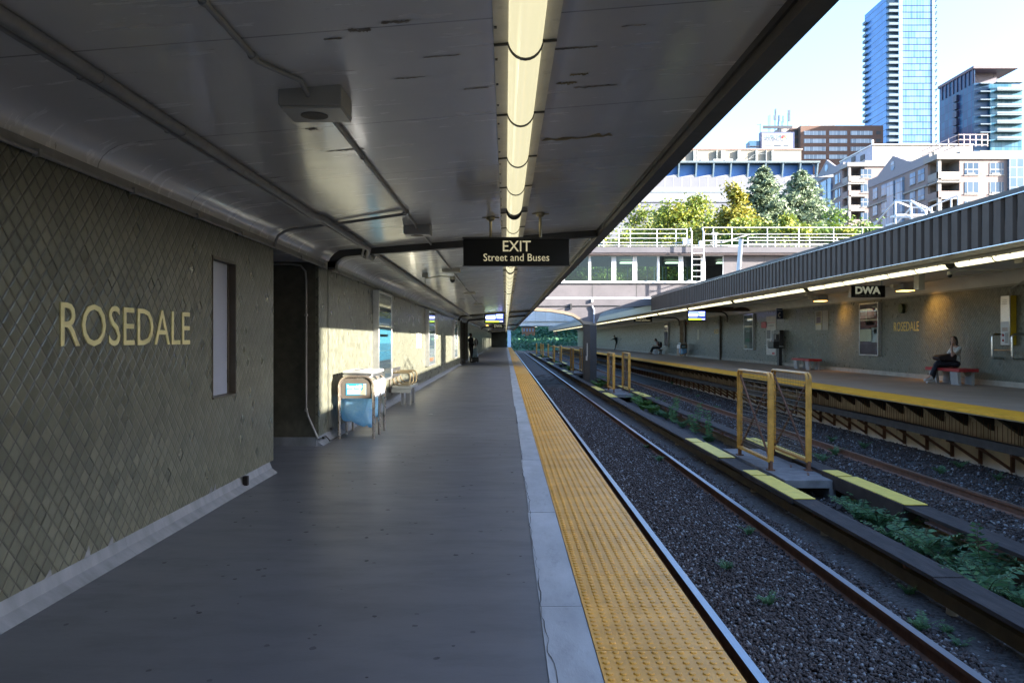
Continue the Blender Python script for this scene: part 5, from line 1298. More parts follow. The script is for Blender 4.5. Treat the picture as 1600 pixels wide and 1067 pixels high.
# tall glass tower
D = 380.0
gt = thing('glass_tower', 'tallest pale blue glass tower with stacked side balconies', 'tower', (xa(1425,D), D, 0))
XL, XR, XM = xa(1389,D), xa(1460,D), xa(1404,D)
GTf = curtain_mat('tower_glass_front', ((.05,.12,.24), (.14,.22,.33)), 1.35, 3.02, .14, .13, ((.16,.25,.37), (.02,.03,.07)), rough=.15, spec=.4)
GTs = curtain_mat('tower_glass_side', ((.05,.15,.36), (.08,.22,.46)), 3.4, 3.02, .03, .12, ((.10,.22,.46), (.015,.03,.08)), rough=.2, ax='y', spec=.35)
MB().box(XM, XR, D, D + 24, -1.4, 161).build('front_glazing', GTf, gt)
MB().box(XL - .0, XM - .01, D + 1.6, D + 24, -1.4, 160).build('side_glazing', M('tower_recess', (.09,.19,.31), .3, var=.2, scale=.3), gt)
MB().box(XL - .6, XL - .02, D + 1.6, D + 24.4, -1.4, 162.5).build('side_wall', GTs, gt)
MB().box(xa(1404,D), xa(1410,D), D - .3, D, -1.4, 162).box(XR - 1.2, XR, D - .3, D, -1.4, 162).build('corner_glazing', curtain_mat('tower_edge', ((.16,.32,.48), (.24,.42,.56)), 1.0, 3.02, .1, .12, ((.28,.45,.6), (.12,.26,.4)), rough=.15, spec=.4), gt)
BAL = M('balcony_slab', (.09,.13,.17), .5, var=.1)
for i in range(27):
    z = za(222, D) + 3.02 * i
    MB().box(XL - .4, XM - .2, D - .9, D + 1.5, z, z + .28).box(XL - .3, XM - .4, D - .85, D - .75, z + .35, z + 1.2).build('balcony', BAL, gt)
    MB().box(XR + .01, XR + 1.9, D + 1, D + 6, z, z + .3).box(XR + 1.8, XR + 1.9, D + 1, D + 6, z + .3, z + 1.2).build('balcony', BAL, gt)
    if z < 158: MB().box(XL - 1.9, XL - .62, D + 20, D + 24, z, z + .3).box(XL - 1.9, XL - 1.8, D + 20, D + 24, z + .3, z + 1.3).build('balcony', BAL, gt)

# dark glass tower with cantilevered roof
D = 300.0
dt = thing('glass_tower', 'shorter dark blue glass tower with flat overhanging roof at right edge', 'tower', (xa(1540,D), D, 0))
xl, xc, xr = xa(1522,D), xa(1545,D), xa(1594,D)
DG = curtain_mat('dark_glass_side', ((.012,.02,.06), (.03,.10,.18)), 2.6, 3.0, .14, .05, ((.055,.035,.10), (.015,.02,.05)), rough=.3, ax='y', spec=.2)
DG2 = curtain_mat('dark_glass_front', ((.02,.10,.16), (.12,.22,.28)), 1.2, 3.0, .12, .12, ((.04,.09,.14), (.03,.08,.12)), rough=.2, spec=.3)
ztop = za(108, D)
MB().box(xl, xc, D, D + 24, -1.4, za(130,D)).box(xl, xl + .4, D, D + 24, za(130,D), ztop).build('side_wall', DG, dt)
MB().box(xl + .4, xa(1570,D), D + 5, D + 22, za(130,D), ztop).build('penthouse', M('penthouse_mauve', (.09,.075,.10), .6), dt)
MB().box(xl - .5, xa(1590,D), D - .6, D + 24.5, ztop, ztop + 1.0).build('roof_slab', M('tower_roof_mauve', (.12,.07,.08), .6), dt)
mb = MB()
for k in range(9): mb.box(xl - .35, xl, D + .3 + 2.65*k, D + .65 + 2.65*k, za(130,D) + 0, ztop)
mb.build('roof_screen', M('screen_mauve', (.06,.05,.085), .5), dt)
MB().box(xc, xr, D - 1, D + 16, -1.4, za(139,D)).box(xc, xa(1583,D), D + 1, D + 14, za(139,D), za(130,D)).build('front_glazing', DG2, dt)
for i in range(8):
    z = za(222, D) + 3.0 * i
    MB().box(xc + 1.2, xr - .8, D - 3.2, D - .99, z, z + .3).box(xc + 1.2, xr - .8, D - 3.2, D - 3.1, z + .5, z + 1.3).build('balcony', M('balcony_pale', (.085,.12,.14), .5), dt)
    MB().box(xl + 1.5, xc - .2, D - 1.6, D - .01, z, z + .4).build('balcony', M('balcony_side', (.06,.10,.14), .5), dt)
    MB().box(xl - 1.0, xl - .01, D + 10, D + 12.5, z, z + 2.4).build('balcony', M('balcony_recess', (.02,.02,.05), .5), dt) if i < 7 else None
MB().box(xl - 12, xl - 3, D + 40, D + 60, -1.4, za(197,D)).build('annex', curtain_mat('annex_glass', ((.05,.12,.3),(.12,.25,.45)), 1.4, 3, .1, .1, ((.1,.15,.3),(.1,.15,.3))), dt)

# pink stone apartments: left wings run along +y
STN = M('apartment_pink_stone', (.195,.148,.138), .8, var=.06, scale=.4)
TRIM = M('apartment_trim', (.22,.20,.185), .7, var=.05)
AGL = curtain_mat('apartment_glass', ((.025,.05,.09), (.09,.13,.18)), .9, 1.9, .12, .10, ((.24,.23,.23), (.24,.23,.23)), rough=.25, spec=.3)
AGLy = curtain_mat('apartment_glass_side', ((.06,.11,.20), (.26,.36,.48)), 1.3, 1.8, .12, .10, ((.16,.16,.18), (.16,.16,.18)), rough=.2, ax='y', spec=.5)
RECS = M('balcony_dark', (.10,.085,.08), .8)  # dark brown-grey for balcony doors and vents
def wing(px_c, D0, px_far, py_roof, label, right_px, floors, front_wins):
    """corner nearest the camera at px_c, D0; long face runs to px_far; short face to right_px"""
    x0 = xa(px_c, D0); D1 = x0 * F / (px_far - VX); zt = za(py_roof, D0); fh = 3.07
    t = thing('apartment_block', label, 'apartments', (x0 + 5, D0 + 5, 0)); Lf = D1 - D0; x1 = xa(right_px, D0)
    MB().box(x0, x1, D0 + 3.2, D1, -1.4, zt - .9).box(x0 + 3.4, x1, D0, D0 + 3.2, -1.4, zt - .9).build('wall', STN, t)
    # parapet with a gable on the long face
    g0, g1 = D0 + Lf * .40, D0 + Lf * .80; gm = (g0 + g1) / 2
    poly = [(D0 + 2.5, zt - .95), (D0 + 2.5, zt + .55), (g0 - 1.2, zt + .55), (g0, zt + 1.0), (gm, zt + 3.0), (g1, zt + 1.0), (g1 + 1.2, zt + .55), (D1, zt + .55), (D1, zt - .95)]
    MB().prism(poly, 'x', x0 - .12, x0 + .35).build('parapet', M('apartment_shade_lilac', (.22,.20,.215), .8, var=.05), t)  # purple shade of the left-facing side put into the parapet colour
    MB().cyl((x0 - .2, gm, zt + 1.2), (x0 - .11, gm, zt + 1.2), .8, n=18).build('round_window', AGLy, t)
    MB().box(x0 - .35, x1 + .2, D0 - .3, D0 + 4.0, zt - .95, zt - .1).box(x0 + 3.4, x1 + .2, D0 - .15, D0 + 4, zt - .1, zt + .3).build('cornice', TRIM, t)
    for k in (1,): MB().box(x0 - .3, x0, D0 + 3.2, D1, zt - .9 - fh*1.22, zt - .9 - fh*1.12).box(x0 - .25, x0 + 3.6, D0 - .25, D0 + 3.2, zt - 1.0 - fh*1.2, zt - .75 - fh*1.2).build('string_course', TRIM, t)
    for k in range(floors):
        zf = zt - .9 - fh * (k + 1)
        # corner balcony
        MB().box(x0 + .05, x0 + 3.4, D0, D0 + 3.2, zf - .25, zf).build('balcony_floor', TRIM, t)
        MB().box(x0, x0 + 3.4, D0 - .02, D0 + .12, zf, zf + 1.05).box(x0, x0 + .12, D0 + .12, D0 + 3.2, zf, zf + 1.05).build('balcony_parapet', STN if k % 2 else TRIM, t)
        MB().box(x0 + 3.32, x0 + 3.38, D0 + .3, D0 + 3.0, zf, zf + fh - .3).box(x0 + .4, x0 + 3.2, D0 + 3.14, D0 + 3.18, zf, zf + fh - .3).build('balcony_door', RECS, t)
        # long face windows
        for f0, f1 in ((.17, .25), (.29, .36), (.70, .78), (.85, .92)):
            a, b_ = D0 + Lf * f0 * 1.0, D0 + Lf * f1
            if a < D0 + 3.4: a += 1.0
            w_ = MB().box(x0 - .08, x0 + .05, a, b_, zf + .55, zf + 2.5).build('window', AGLy, t)
            MB().box(x0 - .16, x0 - .08, a - .15, b_ + .15, zf + .38, zf + .55).build('sill', TRIM, w_)
        for wx0, wx1 in front_wins:
            a, b_ = xa(wx0, D0), xa(wx1, D0)
            w_ = MB().box(a, b_, D0 - .06, D0 + .05, zf + .55, zf + 2.45).build('window', AGL, t)
            MB().box(a - .12, b_ + .12, D0 - .14, D0 - .06, zf + .4, zf + .55).build('sill', TRIM, w_)
            MB().box(a + .3, b_ - .6, D0 - .12, D0 - .06, zf + .55, zf + .85).build('air_conditioner', M('ac_dark', (.12,.12,.13), .5), w_)
    for f0, f1 in ((.44, .54), (.57, .67)):
        MB().box(x0 - .4, x0, D0 + Lf * f0, D0 + Lf * f1, -1, zt - 1.6).build('bay_glazing', AGLy, t)
    MB().box(x0, x0 + .5, D0, D0 + .5, -1.4, zt - .9).build('corner_pier', TRIM, t)
    return t, x0, x1, D1, zt
ta, ax0, ax1, aD1, azt = wing(1466, 130, 1357, 240, 'large near pink stone apartment block with gable and corner balconies', 1700, 7, ((1507, 1529), (1546, 1568)))
D = 130.0
MB().box(xa(1574,D), xa(1602,D), D - .5, D, -1, za(249,D)).build('bay_glazing', curtain_mat('bay_glass', ((.05,.09,.14), (.14,.18,.23)), 1.1, 1.6, .1, .08, ((.25,.22,.22), (.22,.22,.23)), spec=.4), ta)
MB().box(xa(1480,D), xa(1545,D), D + 4, D + 10, za(239,D), za(228,D)).box(xa(1560,D), xa(1680,D), D + 5, D + 12, za(239,D), za(224,D)).build('roof_storey', M('cream_block', (.21,.19,.155), .8), ta)
mb = MB()
Dq = D + 6
for a, b_, y0_ in ((1497, 1544, Dq), ):
    for k in range(6): mb.box(xa(a + 9.2*k, Dq), xa(a + 9.2*k + 1, Dq), Dq, Dq + .15, za(229,Dq), za(209.5,Dq))
    for py in (210, 218, 226): mb.box(xa(a, Dq), xa(b_, Dq), Dq, Dq + .12, za(py + 1.2,Dq), za(py,Dq))
for k in range(5):
    yy = Dq + 3.0 * k; mb.box(xa(1497,Dq), xa(1497,Dq) + .12, yy, yy + .12, za(229,Dq), za(209.5,Dq))
for py in (210, 218, 226): mb.box(xa(1497,Dq), xa(1497,Dq) + .12, Dq, Dq + 12, za(py + 1.2,Dq), za(py,Dq))
mb.build('roof_screen', M('roof_screen_red_white', (.42,.32,.31), .6), ta)
tb, bx_0, bx_1, bD1, bzt = wing(1326, 172, 1272, 253.5, 'smaller far pink stone apartment wing with gable left of the large block', 1430, 6, ((1345, 1362),))
D = 172.0
cb = thing('office_block', 'plain cream flat roofed block between the two pink apartment gables', 'building', (xa(1400,185), 185, 0))
MB().box(xa(1364,185), xa(1520,185), 185, 200, -1.4, za(227,185)).build('wall', M('cream_wall', (.26,.245,.215), .8, var=.03), cb)
MB().box(xa(1364,185) - .1, xa(1364,185), 185, 203, -1.4, za(227,185)).build('side_wall', M('shaded_lilac_wall', (.36,.35,.40), .8), cb)  # lilac sheet on the left side, shade put into its colour
MB().box(xa(1362,185), xa(1520,185), 184.7, 203, za(227,185), za(225.5,185)).build('coping', M('coping_white', (.7,.66,.62), .6), cb)
MB().box(xa(1364,185) - .3, xa(1364,185) - .1, 189, 191, za(246,187), za(238,187)).box(xa(1364,185) - .3, xa(1364,185) - .1, 194, 196, za(246,190), za(238,190)).build('vent', RECS, cb)
MB().tube([(xa(1372.5,185), 188, za(227,185)), (xa(1372.5,185), 188, za(214,185))], .25, 6).build('chimney', BW_, cb)
# ------------------------------------------------------------ trees and weeds
def leaf_mat(name, lo, mid, hi, sc_, rough=.6, trans=.25):
    m, nt, lk, b = new_mat(name)
    g = nt.new('ShaderNodeNewGeometry')
    n = noise(nt, lk, g.outputs['Position'], sc_, 4, .6)
    f = math_node(nt, lk, 'ADD', math_node(nt, lk, 'MULTIPLY', g.outputs['Random Per Island'], .45), math_node(nt, lk, 'MULTIPLY', n, .6))
    r = nt.new('ShaderNodeValToRGB'); lk.new(f, r.inputs[0]); e = r.color_ramp.elements
    e[0].position = .25; e[0].color = (*lo, 1); e[1].position = .8; e[1].color = (*hi, 1)
    q = e.new(.52); q.color = (*mid, 1)
    lk.new(r.outputs[0], b.inputs['Base Color']); b.inputs['Roughness'].default_value = rough
    tr = nt.new('ShaderNodeBsdfTranslucent'); lk.new(r.outputs[0], tr.inputs[0])
    mx = nt.new('ShaderNodeMixShader'); mx.inputs[0].default_value = trans
    lk.new(b.outputs[0], mx.inputs[1]); lk.new(tr.outputs[0], mx.inputs[2])
    o = [x for x in nt if x.type == 'OUTPUT_MATERIAL'][0]; lk.new(mx.outputs[0], o.inputs[0])
    return m
BARK = M('bark', (.10,.075,.055), .9, var=.3, scale=3, b=.4, bs=12)
MAPLE = leaf_mat('maple_leaves', (.055,.10,.016), (.15,.20,.022), (.34,.30,.035), .55)
GOLD = leaf_mat('golden_leaves', (.06,.085,.012), (.19,.19,.018), (.36,.26,.03), .7)
PINE = leaf_mat('pine_needles', (.065,.095,.06), (.14,.19,.115), (.25,.30,.18), .8)
GREEN = leaf_mat('green_leaves', (.035,.075,.015), (.085,.15,.026), (.20,.27,.04), .6)
TEAL = leaf_mat('cutting_leaves', (.025,.075,.04), (.05,.15,.08), (.10,.24,.12), .5)
def leaves(C_, S_, up=.35):
    """one kite-shaped leaf per centre"""
    n = len(C_)
    a = RNG.normal(size=(n, 3)); a[:, 2] *= .6; a /= np.linalg.norm(a, axis=1, keepdims=True)
    b = RNG.normal(size=(n, 3)); b -= a * np.sum(a * b, 1, keepdims=True); b /= np.linalg.norm(b, axis=1, keepdims=True)
    s = S_[:, None]
    V = np.stack([C_ - a * s, C_ + b * s * .55, C_ + a * s, C_ - b * s * .55], 1)
    return V.reshape(-1, 3)
def tree(x, y, z0, z1, rad, m, label, kind='round', n=9000, ls=.2, group=None):
    t = thing('tree', label, 'tree', (x, y, z0), group); hh = z1 - z0; rg = np.random.default_rng(int(x * 7 + y * 13))
    mb = MB(); lean = rg.uniform(-.3, .3)
    top = z0 + hh * (.92 if kind == 'pine' else .7)
    mb.tube([(x, y, z0), (x + lean * .4, y, z0 + hh * .3), (x + lean, y, top)], [rad * .075, rad * .055, .03], 8)
    cs = []
    if kind == 'pine':
        nb_ = 80
        for i in range(nb_):
            f = (i + .5) / nb_; zb = z0 + hh * (.28 + .70 * f); L = rad * (1 - f) ** .92 * rg.uniform(.7, 1.15) + .25; an = i * 2.4 + rg.uniform(-.3, .3)
            dx, dy = math.cos(an), math.sin(an)
            mb.tube([(x + lean*f, y, zb), (x + lean*f + dx * L * .6, y + dy * L * .6, zb + L * .02), (x + lean*f + dx * L, y + dy * L, zb + L * .10)], [.05, .03, .012], 5)
            k = int(n / nb_ * (.35 + 1.3 * (1 - f)))
            u = rg.uniform(.2, 1.05, k)
            cl = np.stack([x + lean*f + dx * L * u, y + dy * L * u, zb + .08 * L * u], 1) + rg.normal(0, 1, (k, 3)) * np.array([.28, .28, .15]) * (.5 + .35 * L)
            cs.append(cl)
        # leader
        k = 160; u = rg.uniform(.86, 1.0, k); cs.append(np.stack([x + lean + rg.normal(0, .12, k), y + rg.normal(0, .12, k), z0 + hh * u], 1))
    else:
        nb_ = 60
        cz = z0 + hh * .60; rz = hh * .40
        for i in range(nb_):
            d = rg.normal(size=3); d /= np.linalg.norm(d); 
            r_ = rg.uniform(.45, .98)
            sh = 1.0
            if kind == 'spire': sh = max(.15, 1 - .75 * max(0, d[2] * r_))
            c = np.array([x + d[0] * rad * r_ * sh, y + d[1] * rad * r_ * sh, cz + d[2] * rz * r_])
            mb.tube([(x + lean * .5, y, z0 + hh * .35), ((x + c[0]) / 2, (y + c[1]) / 2, (z0 + hh * .4 + c[2]) / 2 + .2), tuple(c)], [.09, .05, .015], 5)
            k = int(n / nb_ * rg.uniform(.55, 1.4)); s_ = rad * rg.uniform(.10, .19)
            cs.append(c + rg.normal(0, 1, (k, 3)) * np.array([s_, s_, s_ * .8]))
        k = n // 6; d = rg.normal(size=(k, 3)); d /= np.linalg.norm(d, axis=1, keepdims=True)
        cs.append(np.array([x, y, cz]) + d * np.array([rad, rad, rz]) * rg.uniform(.2, .9, (k, 1)) * (.8 if kind == 'spire' else 1))
    mb.build('trunk', BARK, t, smooth=True)
    C_ = np.concatenate(cs); C_[:, 2] = np.minimum(C_[:, 2], z1 - RNG.uniform(0, .5, len(C_)))
    if kind == 'pine': C_ = C_[(C_[:, 2] > z0 + hh * .45) | (RNG.uniform(0, 1, len(C_)) < .35)]
    S_ = RNG.uniform(.6, 1.3, len(C_)) * ls
    V = leaves(C_, S_); V -= np.array([x, y, z0])
    np_mesh('crown', V, np.arange(len(V)).reshape(-1, 4), m, t)
    return t
def tr_at(px, pytop, D, radpx, m, label, kind='round', n=9000, ls=.2, z0=-1.3):
    D = max(D, F * 19.5 / (px - VX)); radpx *= 1.55; n = int(n * 1.8); ls = ls * .78 * (D / 66) ** .6; n = int(n * 1.5)
    return tree(xa(px, D), D, z0, za(pytop, D), radpx / F * D, m, label, kind, n, ls)
tr_at(1012, 312, 66, 30, MAPLE, 'yellow green maple behind the footbridge, leftmost beside the canopy edge', n=5200)
tr_at(1068, 300, 64, 42, MAPLE, 'broad yellow green maple behind the footbridge with rounded crown', n=7000)
tr_at(1130, 322, 60, 36, GOLD, 'golden leaved maple in front of the pointed one behind the footbridge', n=5600)
tr_at(1148, 279, 66, 30, GOLD, 'pointed golden green tree left of the pines', 'spire', n=5200)
tr_at(1193, 257, 72, 66, PINE, 'pale green pine with pointed top, left one of the pair', 'pine', n=13000, ls=.2)
tr_at(1252, 262, 74, 84, PINE, 'broad pine with open branches, right one of the pair', 'pine', n=15000, ls=.2)
tr_at(1318, 318, 62, 40, GREEN, 'low bushy green tree below the far apartment wing', n=5600)
tr_at(1218, 335, 57, 34, MAPLE, 'small yellow green tree behind the bridge railing below the pines', n=4200)
tr_at(1270, 338, 58, 36, GREEN, 'small green tree behind the bridge railing at the right of the pines', n=4200)
tr_at(966, 345, 62, 34, MAPLE, 'maple seen through the railing and bridge windows by the canopy edge', n=4600)
tr_at(1168, 318, 59, 34, MAPLE, 'yellow green maple right of the pointed golden tree below the pines', n=6000)
tr_at(1040, 330, 60, 32, MAPLE, 'low yellow green maple between the two left trees behind the bridge railing', n=6000)
for px, py, m_, lb in ((1095, 335, MAPLE, 'low yellow green shrub tree just right of the railing gap'), (1185, 342, GREEN, 'low green shrub tree under the left pine'), (1240, 345, MAPLE, 'low yellow green shrub tree under the broad pine'), (1300, 338, MAPLE, 'low yellow green shrub tree at right of the broad pine'), (1345, 336, GREEN, 'low green shrub tree at the far right end of the tree row'), (990, 348, MAPLE, 'low yellow green shrub tree at the far left end of the tree row')):
    tr_at(px, py, 56, 32, m_, lb, n=5000)
for px, D, lb in ((868, 200, 'leftmost'), (903, 208, 'second'), (938, 202, 'third'), (978, 210, 'rightmost')):
    tree(xa(px, D), D, -1.3, za(366, D), 44 / F * D, GREEN, lb + ' of four big green trees far behind the footbridge windows', 'round', 9000, .42)
# cutting beyond the platforms
for i, (px, py, D, rp_, lb) in enumerate(((889, 508, 222, 10, 'dark bush at right of the green cutting beyond the platforms'), (866, 507, 226, 9, 'dark bush in the middle of the green cutting beyond the platforms'), (812, 509, 222, 8, 'dark bush at left of the green cutting beyond the platforms'), (846, 508, 240, 9, 'farthest dark bush on the green cutting beyond the platforms'))):
    tree(xa(px, D), D, za(530, D), za(py, D), rp_ / F * D, TEAL, lb, 'round', 2500, .3)
hs = thing('brick_house', 'small orange brick house above the green cutting beyond the platforms', 'house', (xa(826,205), 205, 2))
MB().box(xa(816,205), xa(836,205), 205, 212, 0, za(511,205)).build('wall', M('house_orange_brick', (.34,.15,.08), .8), hs)
MB().prism([(xa(815,205), za(511,205)), (xa(837,205), za(511,205)), (xa(826,205), za(508.5,205))], 'y', 204.6, 212).build('roof', M('house_roof', (.12,.09,.08), .8), hs)
mb = MB()
for k in range(4): mb.box(xa(818 + 4.6*k,205), xa(820 + 4.6*k,205), 204.9, 205, za(518,205), za(513,205))
mb.build('window', M('house_window', (.25,.3,.38), .3), hs)
fe = thing('wire_fence', 'thin wire fence along the foot of the green cutting', 'fence', (10, 180, -1))
mb = MB()
for k in range(22): mb.tube([(2 + 1.8 * k - 6, 180, -1.4), (2 + 1.8 * k - 6, 180, .6)], .05, 4)
for z in (-.4, .1, .55): mb.tube([(-6, 180, z), (36, 180, z)], .025, 4)
mb.build('post_and_wire', DARK, fe)
# shrub layer on the slope
k = 9000
C_ = np.stack([RNG.uniform(-5, 45, k), RNG.uniform(181, 225, k), np.zeros(k)], 1)
C_[:, 2] = -1.2 + np.clip((C_[:, 1] - 178) * .11, 0, 5) + np.clip((C_[:, 0] - 6) * .08, 0, 3) + RNG.uniform(0, 1.0, k)
V = leaves(C_, RNG.uniform(.25, .6, k)); tag(np_mesh('slope_undergrowth', V, np.arange(len(V)).reshape(-1, 4), TEAL), kind='stuff')

# weeds between the rails: feathery seedlings on arching stems
WEED = leaf_mat('weed_leaves', (.035,.085,.04), (.08,.18,.075), (.15,.28,.10), 3.0, trans=.3)
WEEDB = leaf_mat('bright_weed_leaves', (.04,.10,.02), (.08,.19,.03), (.16,.30,.06), 3.0, trans=.3)
STEMM = M('weed_stem', (.07,.09,.03), .7)
def weed(name, m, seed, hgt, n_st, tall=False):
    rg = random.Random(seed); vs, fs = [], []; mb = MB()
    for s in range(n_st):
        an = rg.uniform(0, 6.28); L = hgt * rg.uniform(.6, 1.15); out_ = L * (.25 if tall else rg.uniform(.5, 1.0))
        pts = []
        for i in range(7):
            f = i / 6; pts.append(Vector((math.cos(an) * out_ * f ** 1.2, math.sin(an) * out_ * f ** 1.2, L * (f if tall else (1.25 * f - .55 * f * f)))))
        mb.tube(pts, [.006, .005, .005, .004, .003, .003, .002], 4)
        nl = 13 if not tall else 22
        for i in range(2, nl):
            f = i / nl; j = min(5, int(f * 6)); q = pts[j].lerp(pts[j+1], f * 6 - j); d = (pts[j+1] - pts[j]).normalized()
            for sd in (-1, 1):
                side = Vector((-math.sin(an + (i * 1.7 if tall else 0)), math.cos(an + (i * 1.7 if tall else 0)), rg.uniform(-.25, .2))) * sd
                ll = hgt * (.26 if not tall else .17) * (1.1 - .75 * abs(f - .45)) * rg.uniform(.7, 1.15)
                a = q; tip = q + side * ll + d * ll * .35 + Vector((0, 0, -ll * .15)); mid = (a + tip) / 2; wv = d * ll * .17
                k = len(vs); vs += [tuple(a), tuple(mid + wv + Vector((0,0,ll*.05))), tuple(tip), tuple(mid - wv + Vector((0,0,ll*.05)))]; fs.append((k, k+1, k+2, k+3))
    t = thing(name, '', 'weed', (0, 0, 0))
    mb.build('stem', STEMM, t); MB().add(vs, fs).build('leaves', m, t, fix=False)
    return t
protos = [weed('weed', WEED, 1, .34, 9), weed('weed', WEED, 2, .26, 11), weed('weed', WEEDB, 3, .36, 13), weed('weed', WEED, 4, .75, 2, True)]
used_ = [False] * 4
def put(k, x, y, z, s, label, group=None):
    o = protos[k] if not used_[k] else copy_tree(protos[k]); used_[k] = True
    o.location = (x, y, z); o.scale = (s, s, s * random.uniform(.85, 1.15)); o.rotation_euler = (0, 0, random.uniform(0, 6.28)); o['label'] = label
    if group: o['group'] = group
G1 = 'weeds between the covered third rails'
def at_(px, py, z): D = F * (H - z) / (py - VY); return xa(px, D), D
random.seed(21)
for px, py in ((1345, 815), (1372, 828), (1395, 850), (1420, 838), (1440, 872), (1468, 880), (1495, 900), (1520, 890), (1550, 915), (1575, 935), (1598, 950), (1540, 940), (1330, 800), (1455, 905), (1600, 905), (1390, 812), (1360, 800), (1505, 870), (1570, 900)):
    x, D = at_(px, py, -1.04); put(random.choice((0, 1, 0)), x, D, -1.06, random.uniform(1.0, 1.45), 'feathery green weeds between the covered third rails in the right foreground', G1)
x, D = at_(1532, 905, -1.05); put(3, x, D, -1.06, .95, 'tall single stemmed weed standing above the weeds at the right foreground')
for px, py in ((1130, 690), (1112, 678), (1095, 668), (1075, 662), (1060, 655), (1048, 648), (1150, 690), (1120, 660), (1085, 650), (1105, 690)):
    x, D = at_(px, py, -1.04); x = min(max(x, 4.35), 5.05); put(random.choice((0, 1, 3)), x, D, -1.06, random.uniform(.8, 1.2), 'weeds between the covered third rails behind the nearest gates', 'weeds behind the nearest gates')
for px, py in ((1005, 640), (1013, 634), (1020, 645), (998, 632), (1016, 640)):
    x, D = at_(px, py, -1.0); put(2, x, D, -1.06, random.uniform(1.2, 1.6), 'bright green bushy weeds right of the second slab', 'bright weeds by the second gates')
for px, py in ((936, 606), (944, 602), (951, 600)):
    x, D = at_(px, py, -1.0); put(2, x, D, -1.06, random.uniform(1.3, 1.7), 'bright green weeds at the foot of the bridge column', 'bright weeds by the column')
for px, py in ((895, 580), (880, 570), (872, 562), (900, 585), (868, 558), (860, 556), (888, 573)):
    x, D = at_(px, py, -1.0); put(2, min(max(x, 4.4), 5.0), D, -1.06, random.uniform(1.3, 2.0), 'green weeds between the rails beyond the bridge column', 'weeds beyond the column')
for px, py in ((1190, 745), (1300, 690), (1305, 710), (1285, 720), (1350, 700), (1075, 610), (1090, 620), (1120, 640), (1500, 730), (1470, 740), (1590, 740), (1560, 750), (1300, 640), (1260, 640), (1062, 604), (1050, 600), (1440, 690)):
    x, D = at_(px, py, -1.06)
    if 5.5 < x < 9.6: put(random.choice((0, 1)), x, D, -1.08, random.uniform(.5, .9), 'small weeds in the ballast of the far track', 'weeds in the far track')
for px, py in ((1235, 795), (1225, 780), (1160, 800), (1135, 890), (1120, 770), (1265, 760), (1200, 945), (1440, 985), (1480, 990), (1420, 930), (1500, 1010), (1210, 735), (1010, 700), (1030, 720), (1170, 835)):
    x, D = at_(px, py, -1.07); put(random.choice((0, 1)), x, D, -1.09, random.uniform(.35, .65), 'tiny weed sprigs in the ballast of the near track', 'weeds in the near track')
# ------------------------------------------------------------ people
def cap(mb, a, b, ra, rb, n=12):
    a, b = Vector(a), Vector(b); mb.tube([a, b], [ra, rb], n); mb.ell(a, ra, ra, ra, n, 8); mb.ell(b, rb, rb, rb, n, 8)
def limb(mb, pts, rs, n=12):
    for i in range(len(pts) - 1): cap(mb, pts[i], pts[i+1], rs[i], rs[i+1], n)
def grown(mb, name, mat, parent, vox=.012, it=5):
    o = mb.build(name, mat, parent, smooth=True)
    r = o.modifiers.new('surface', 'REMESH'); r.mode = 'VOXEL'; r.voxel_size = vox; r.use_smooth_shade = True
    s = o.modifiers.new('smooth', 'SMOOTH'); s.factor = .5; s.iterations = it
    return o
def hand(mb, wrist, d, palm_n, s=1.0, curl=.5):
    """palm, four unequal bent fingers and a thumb from the side of the palm"""
    w_, d, pn = Vector(wrist), Vector(d).normalized(), Vector(palm_n).normalized(); sd = d.cross(pn).normalized()
    mb.ell(w_ + d * .045 * s, .04 * s, .04 * s, .022 * s, 10, 6, rot=Matrix((sd, d, pn)).transposed())
    for k, (o_, L) in enumerate(((-.028, .065), (-.010, .075), (.010, .070), (.027, .055))):
        a = w_ + d * .082 * s + sd * o_ * s; m1 = a + (d * .55 + pn * .25 * curl) * L * s; t = m1 + (d * .35 + pn * .7 * curl) * L * s
        limb(mb, [a, m1, t], [.0095 * s, .009 * s, .008 * s], 6)
    a = w_ + d * .025 * s - sd * .034 * s; m1 = a + (d * .6 - sd * .6 + pn * .3) * .035 * s; t = m1 + (d * .8 + pn * .4) * .03 * s
    limb(mb, [a, m1, t], [.012 * s, .0105 * s, .009 * s], 6)
def head(mb, c, f, s=1.0):
    """skull, jaw, nose, ears; c centre, f facing"""
    c, f = Vector(c), Vector(f).normalized(); up = Vector((0, 0, 1)); r_ = f.cross(up).normalized(); up = r_.cross(f)
    Rm = Matrix((r_, f, up)).transposed()
    mb.ell(c + up * .025 * s, .077 * s, .096 * s, .098 * s, 14, 10, rot=Rm)
    mb.ell(c + f * .03 * s - up * .055 * s, .056 * s, .062 * s, .062 * s, 12, 8, rot=Rm)
    mb.ell(c + f * .096 * s - up * .012 * s, .012 * s, .017 * s, .022 * s, 8, 6, rot=Rm)
    for q in (-1, 1): mb.ell(c + r_ * .078 * q * s - f * .005 * s, .01 * s, .02 * s, .03 * s, 8, 6, rot=Rm)
    return r_, f, up
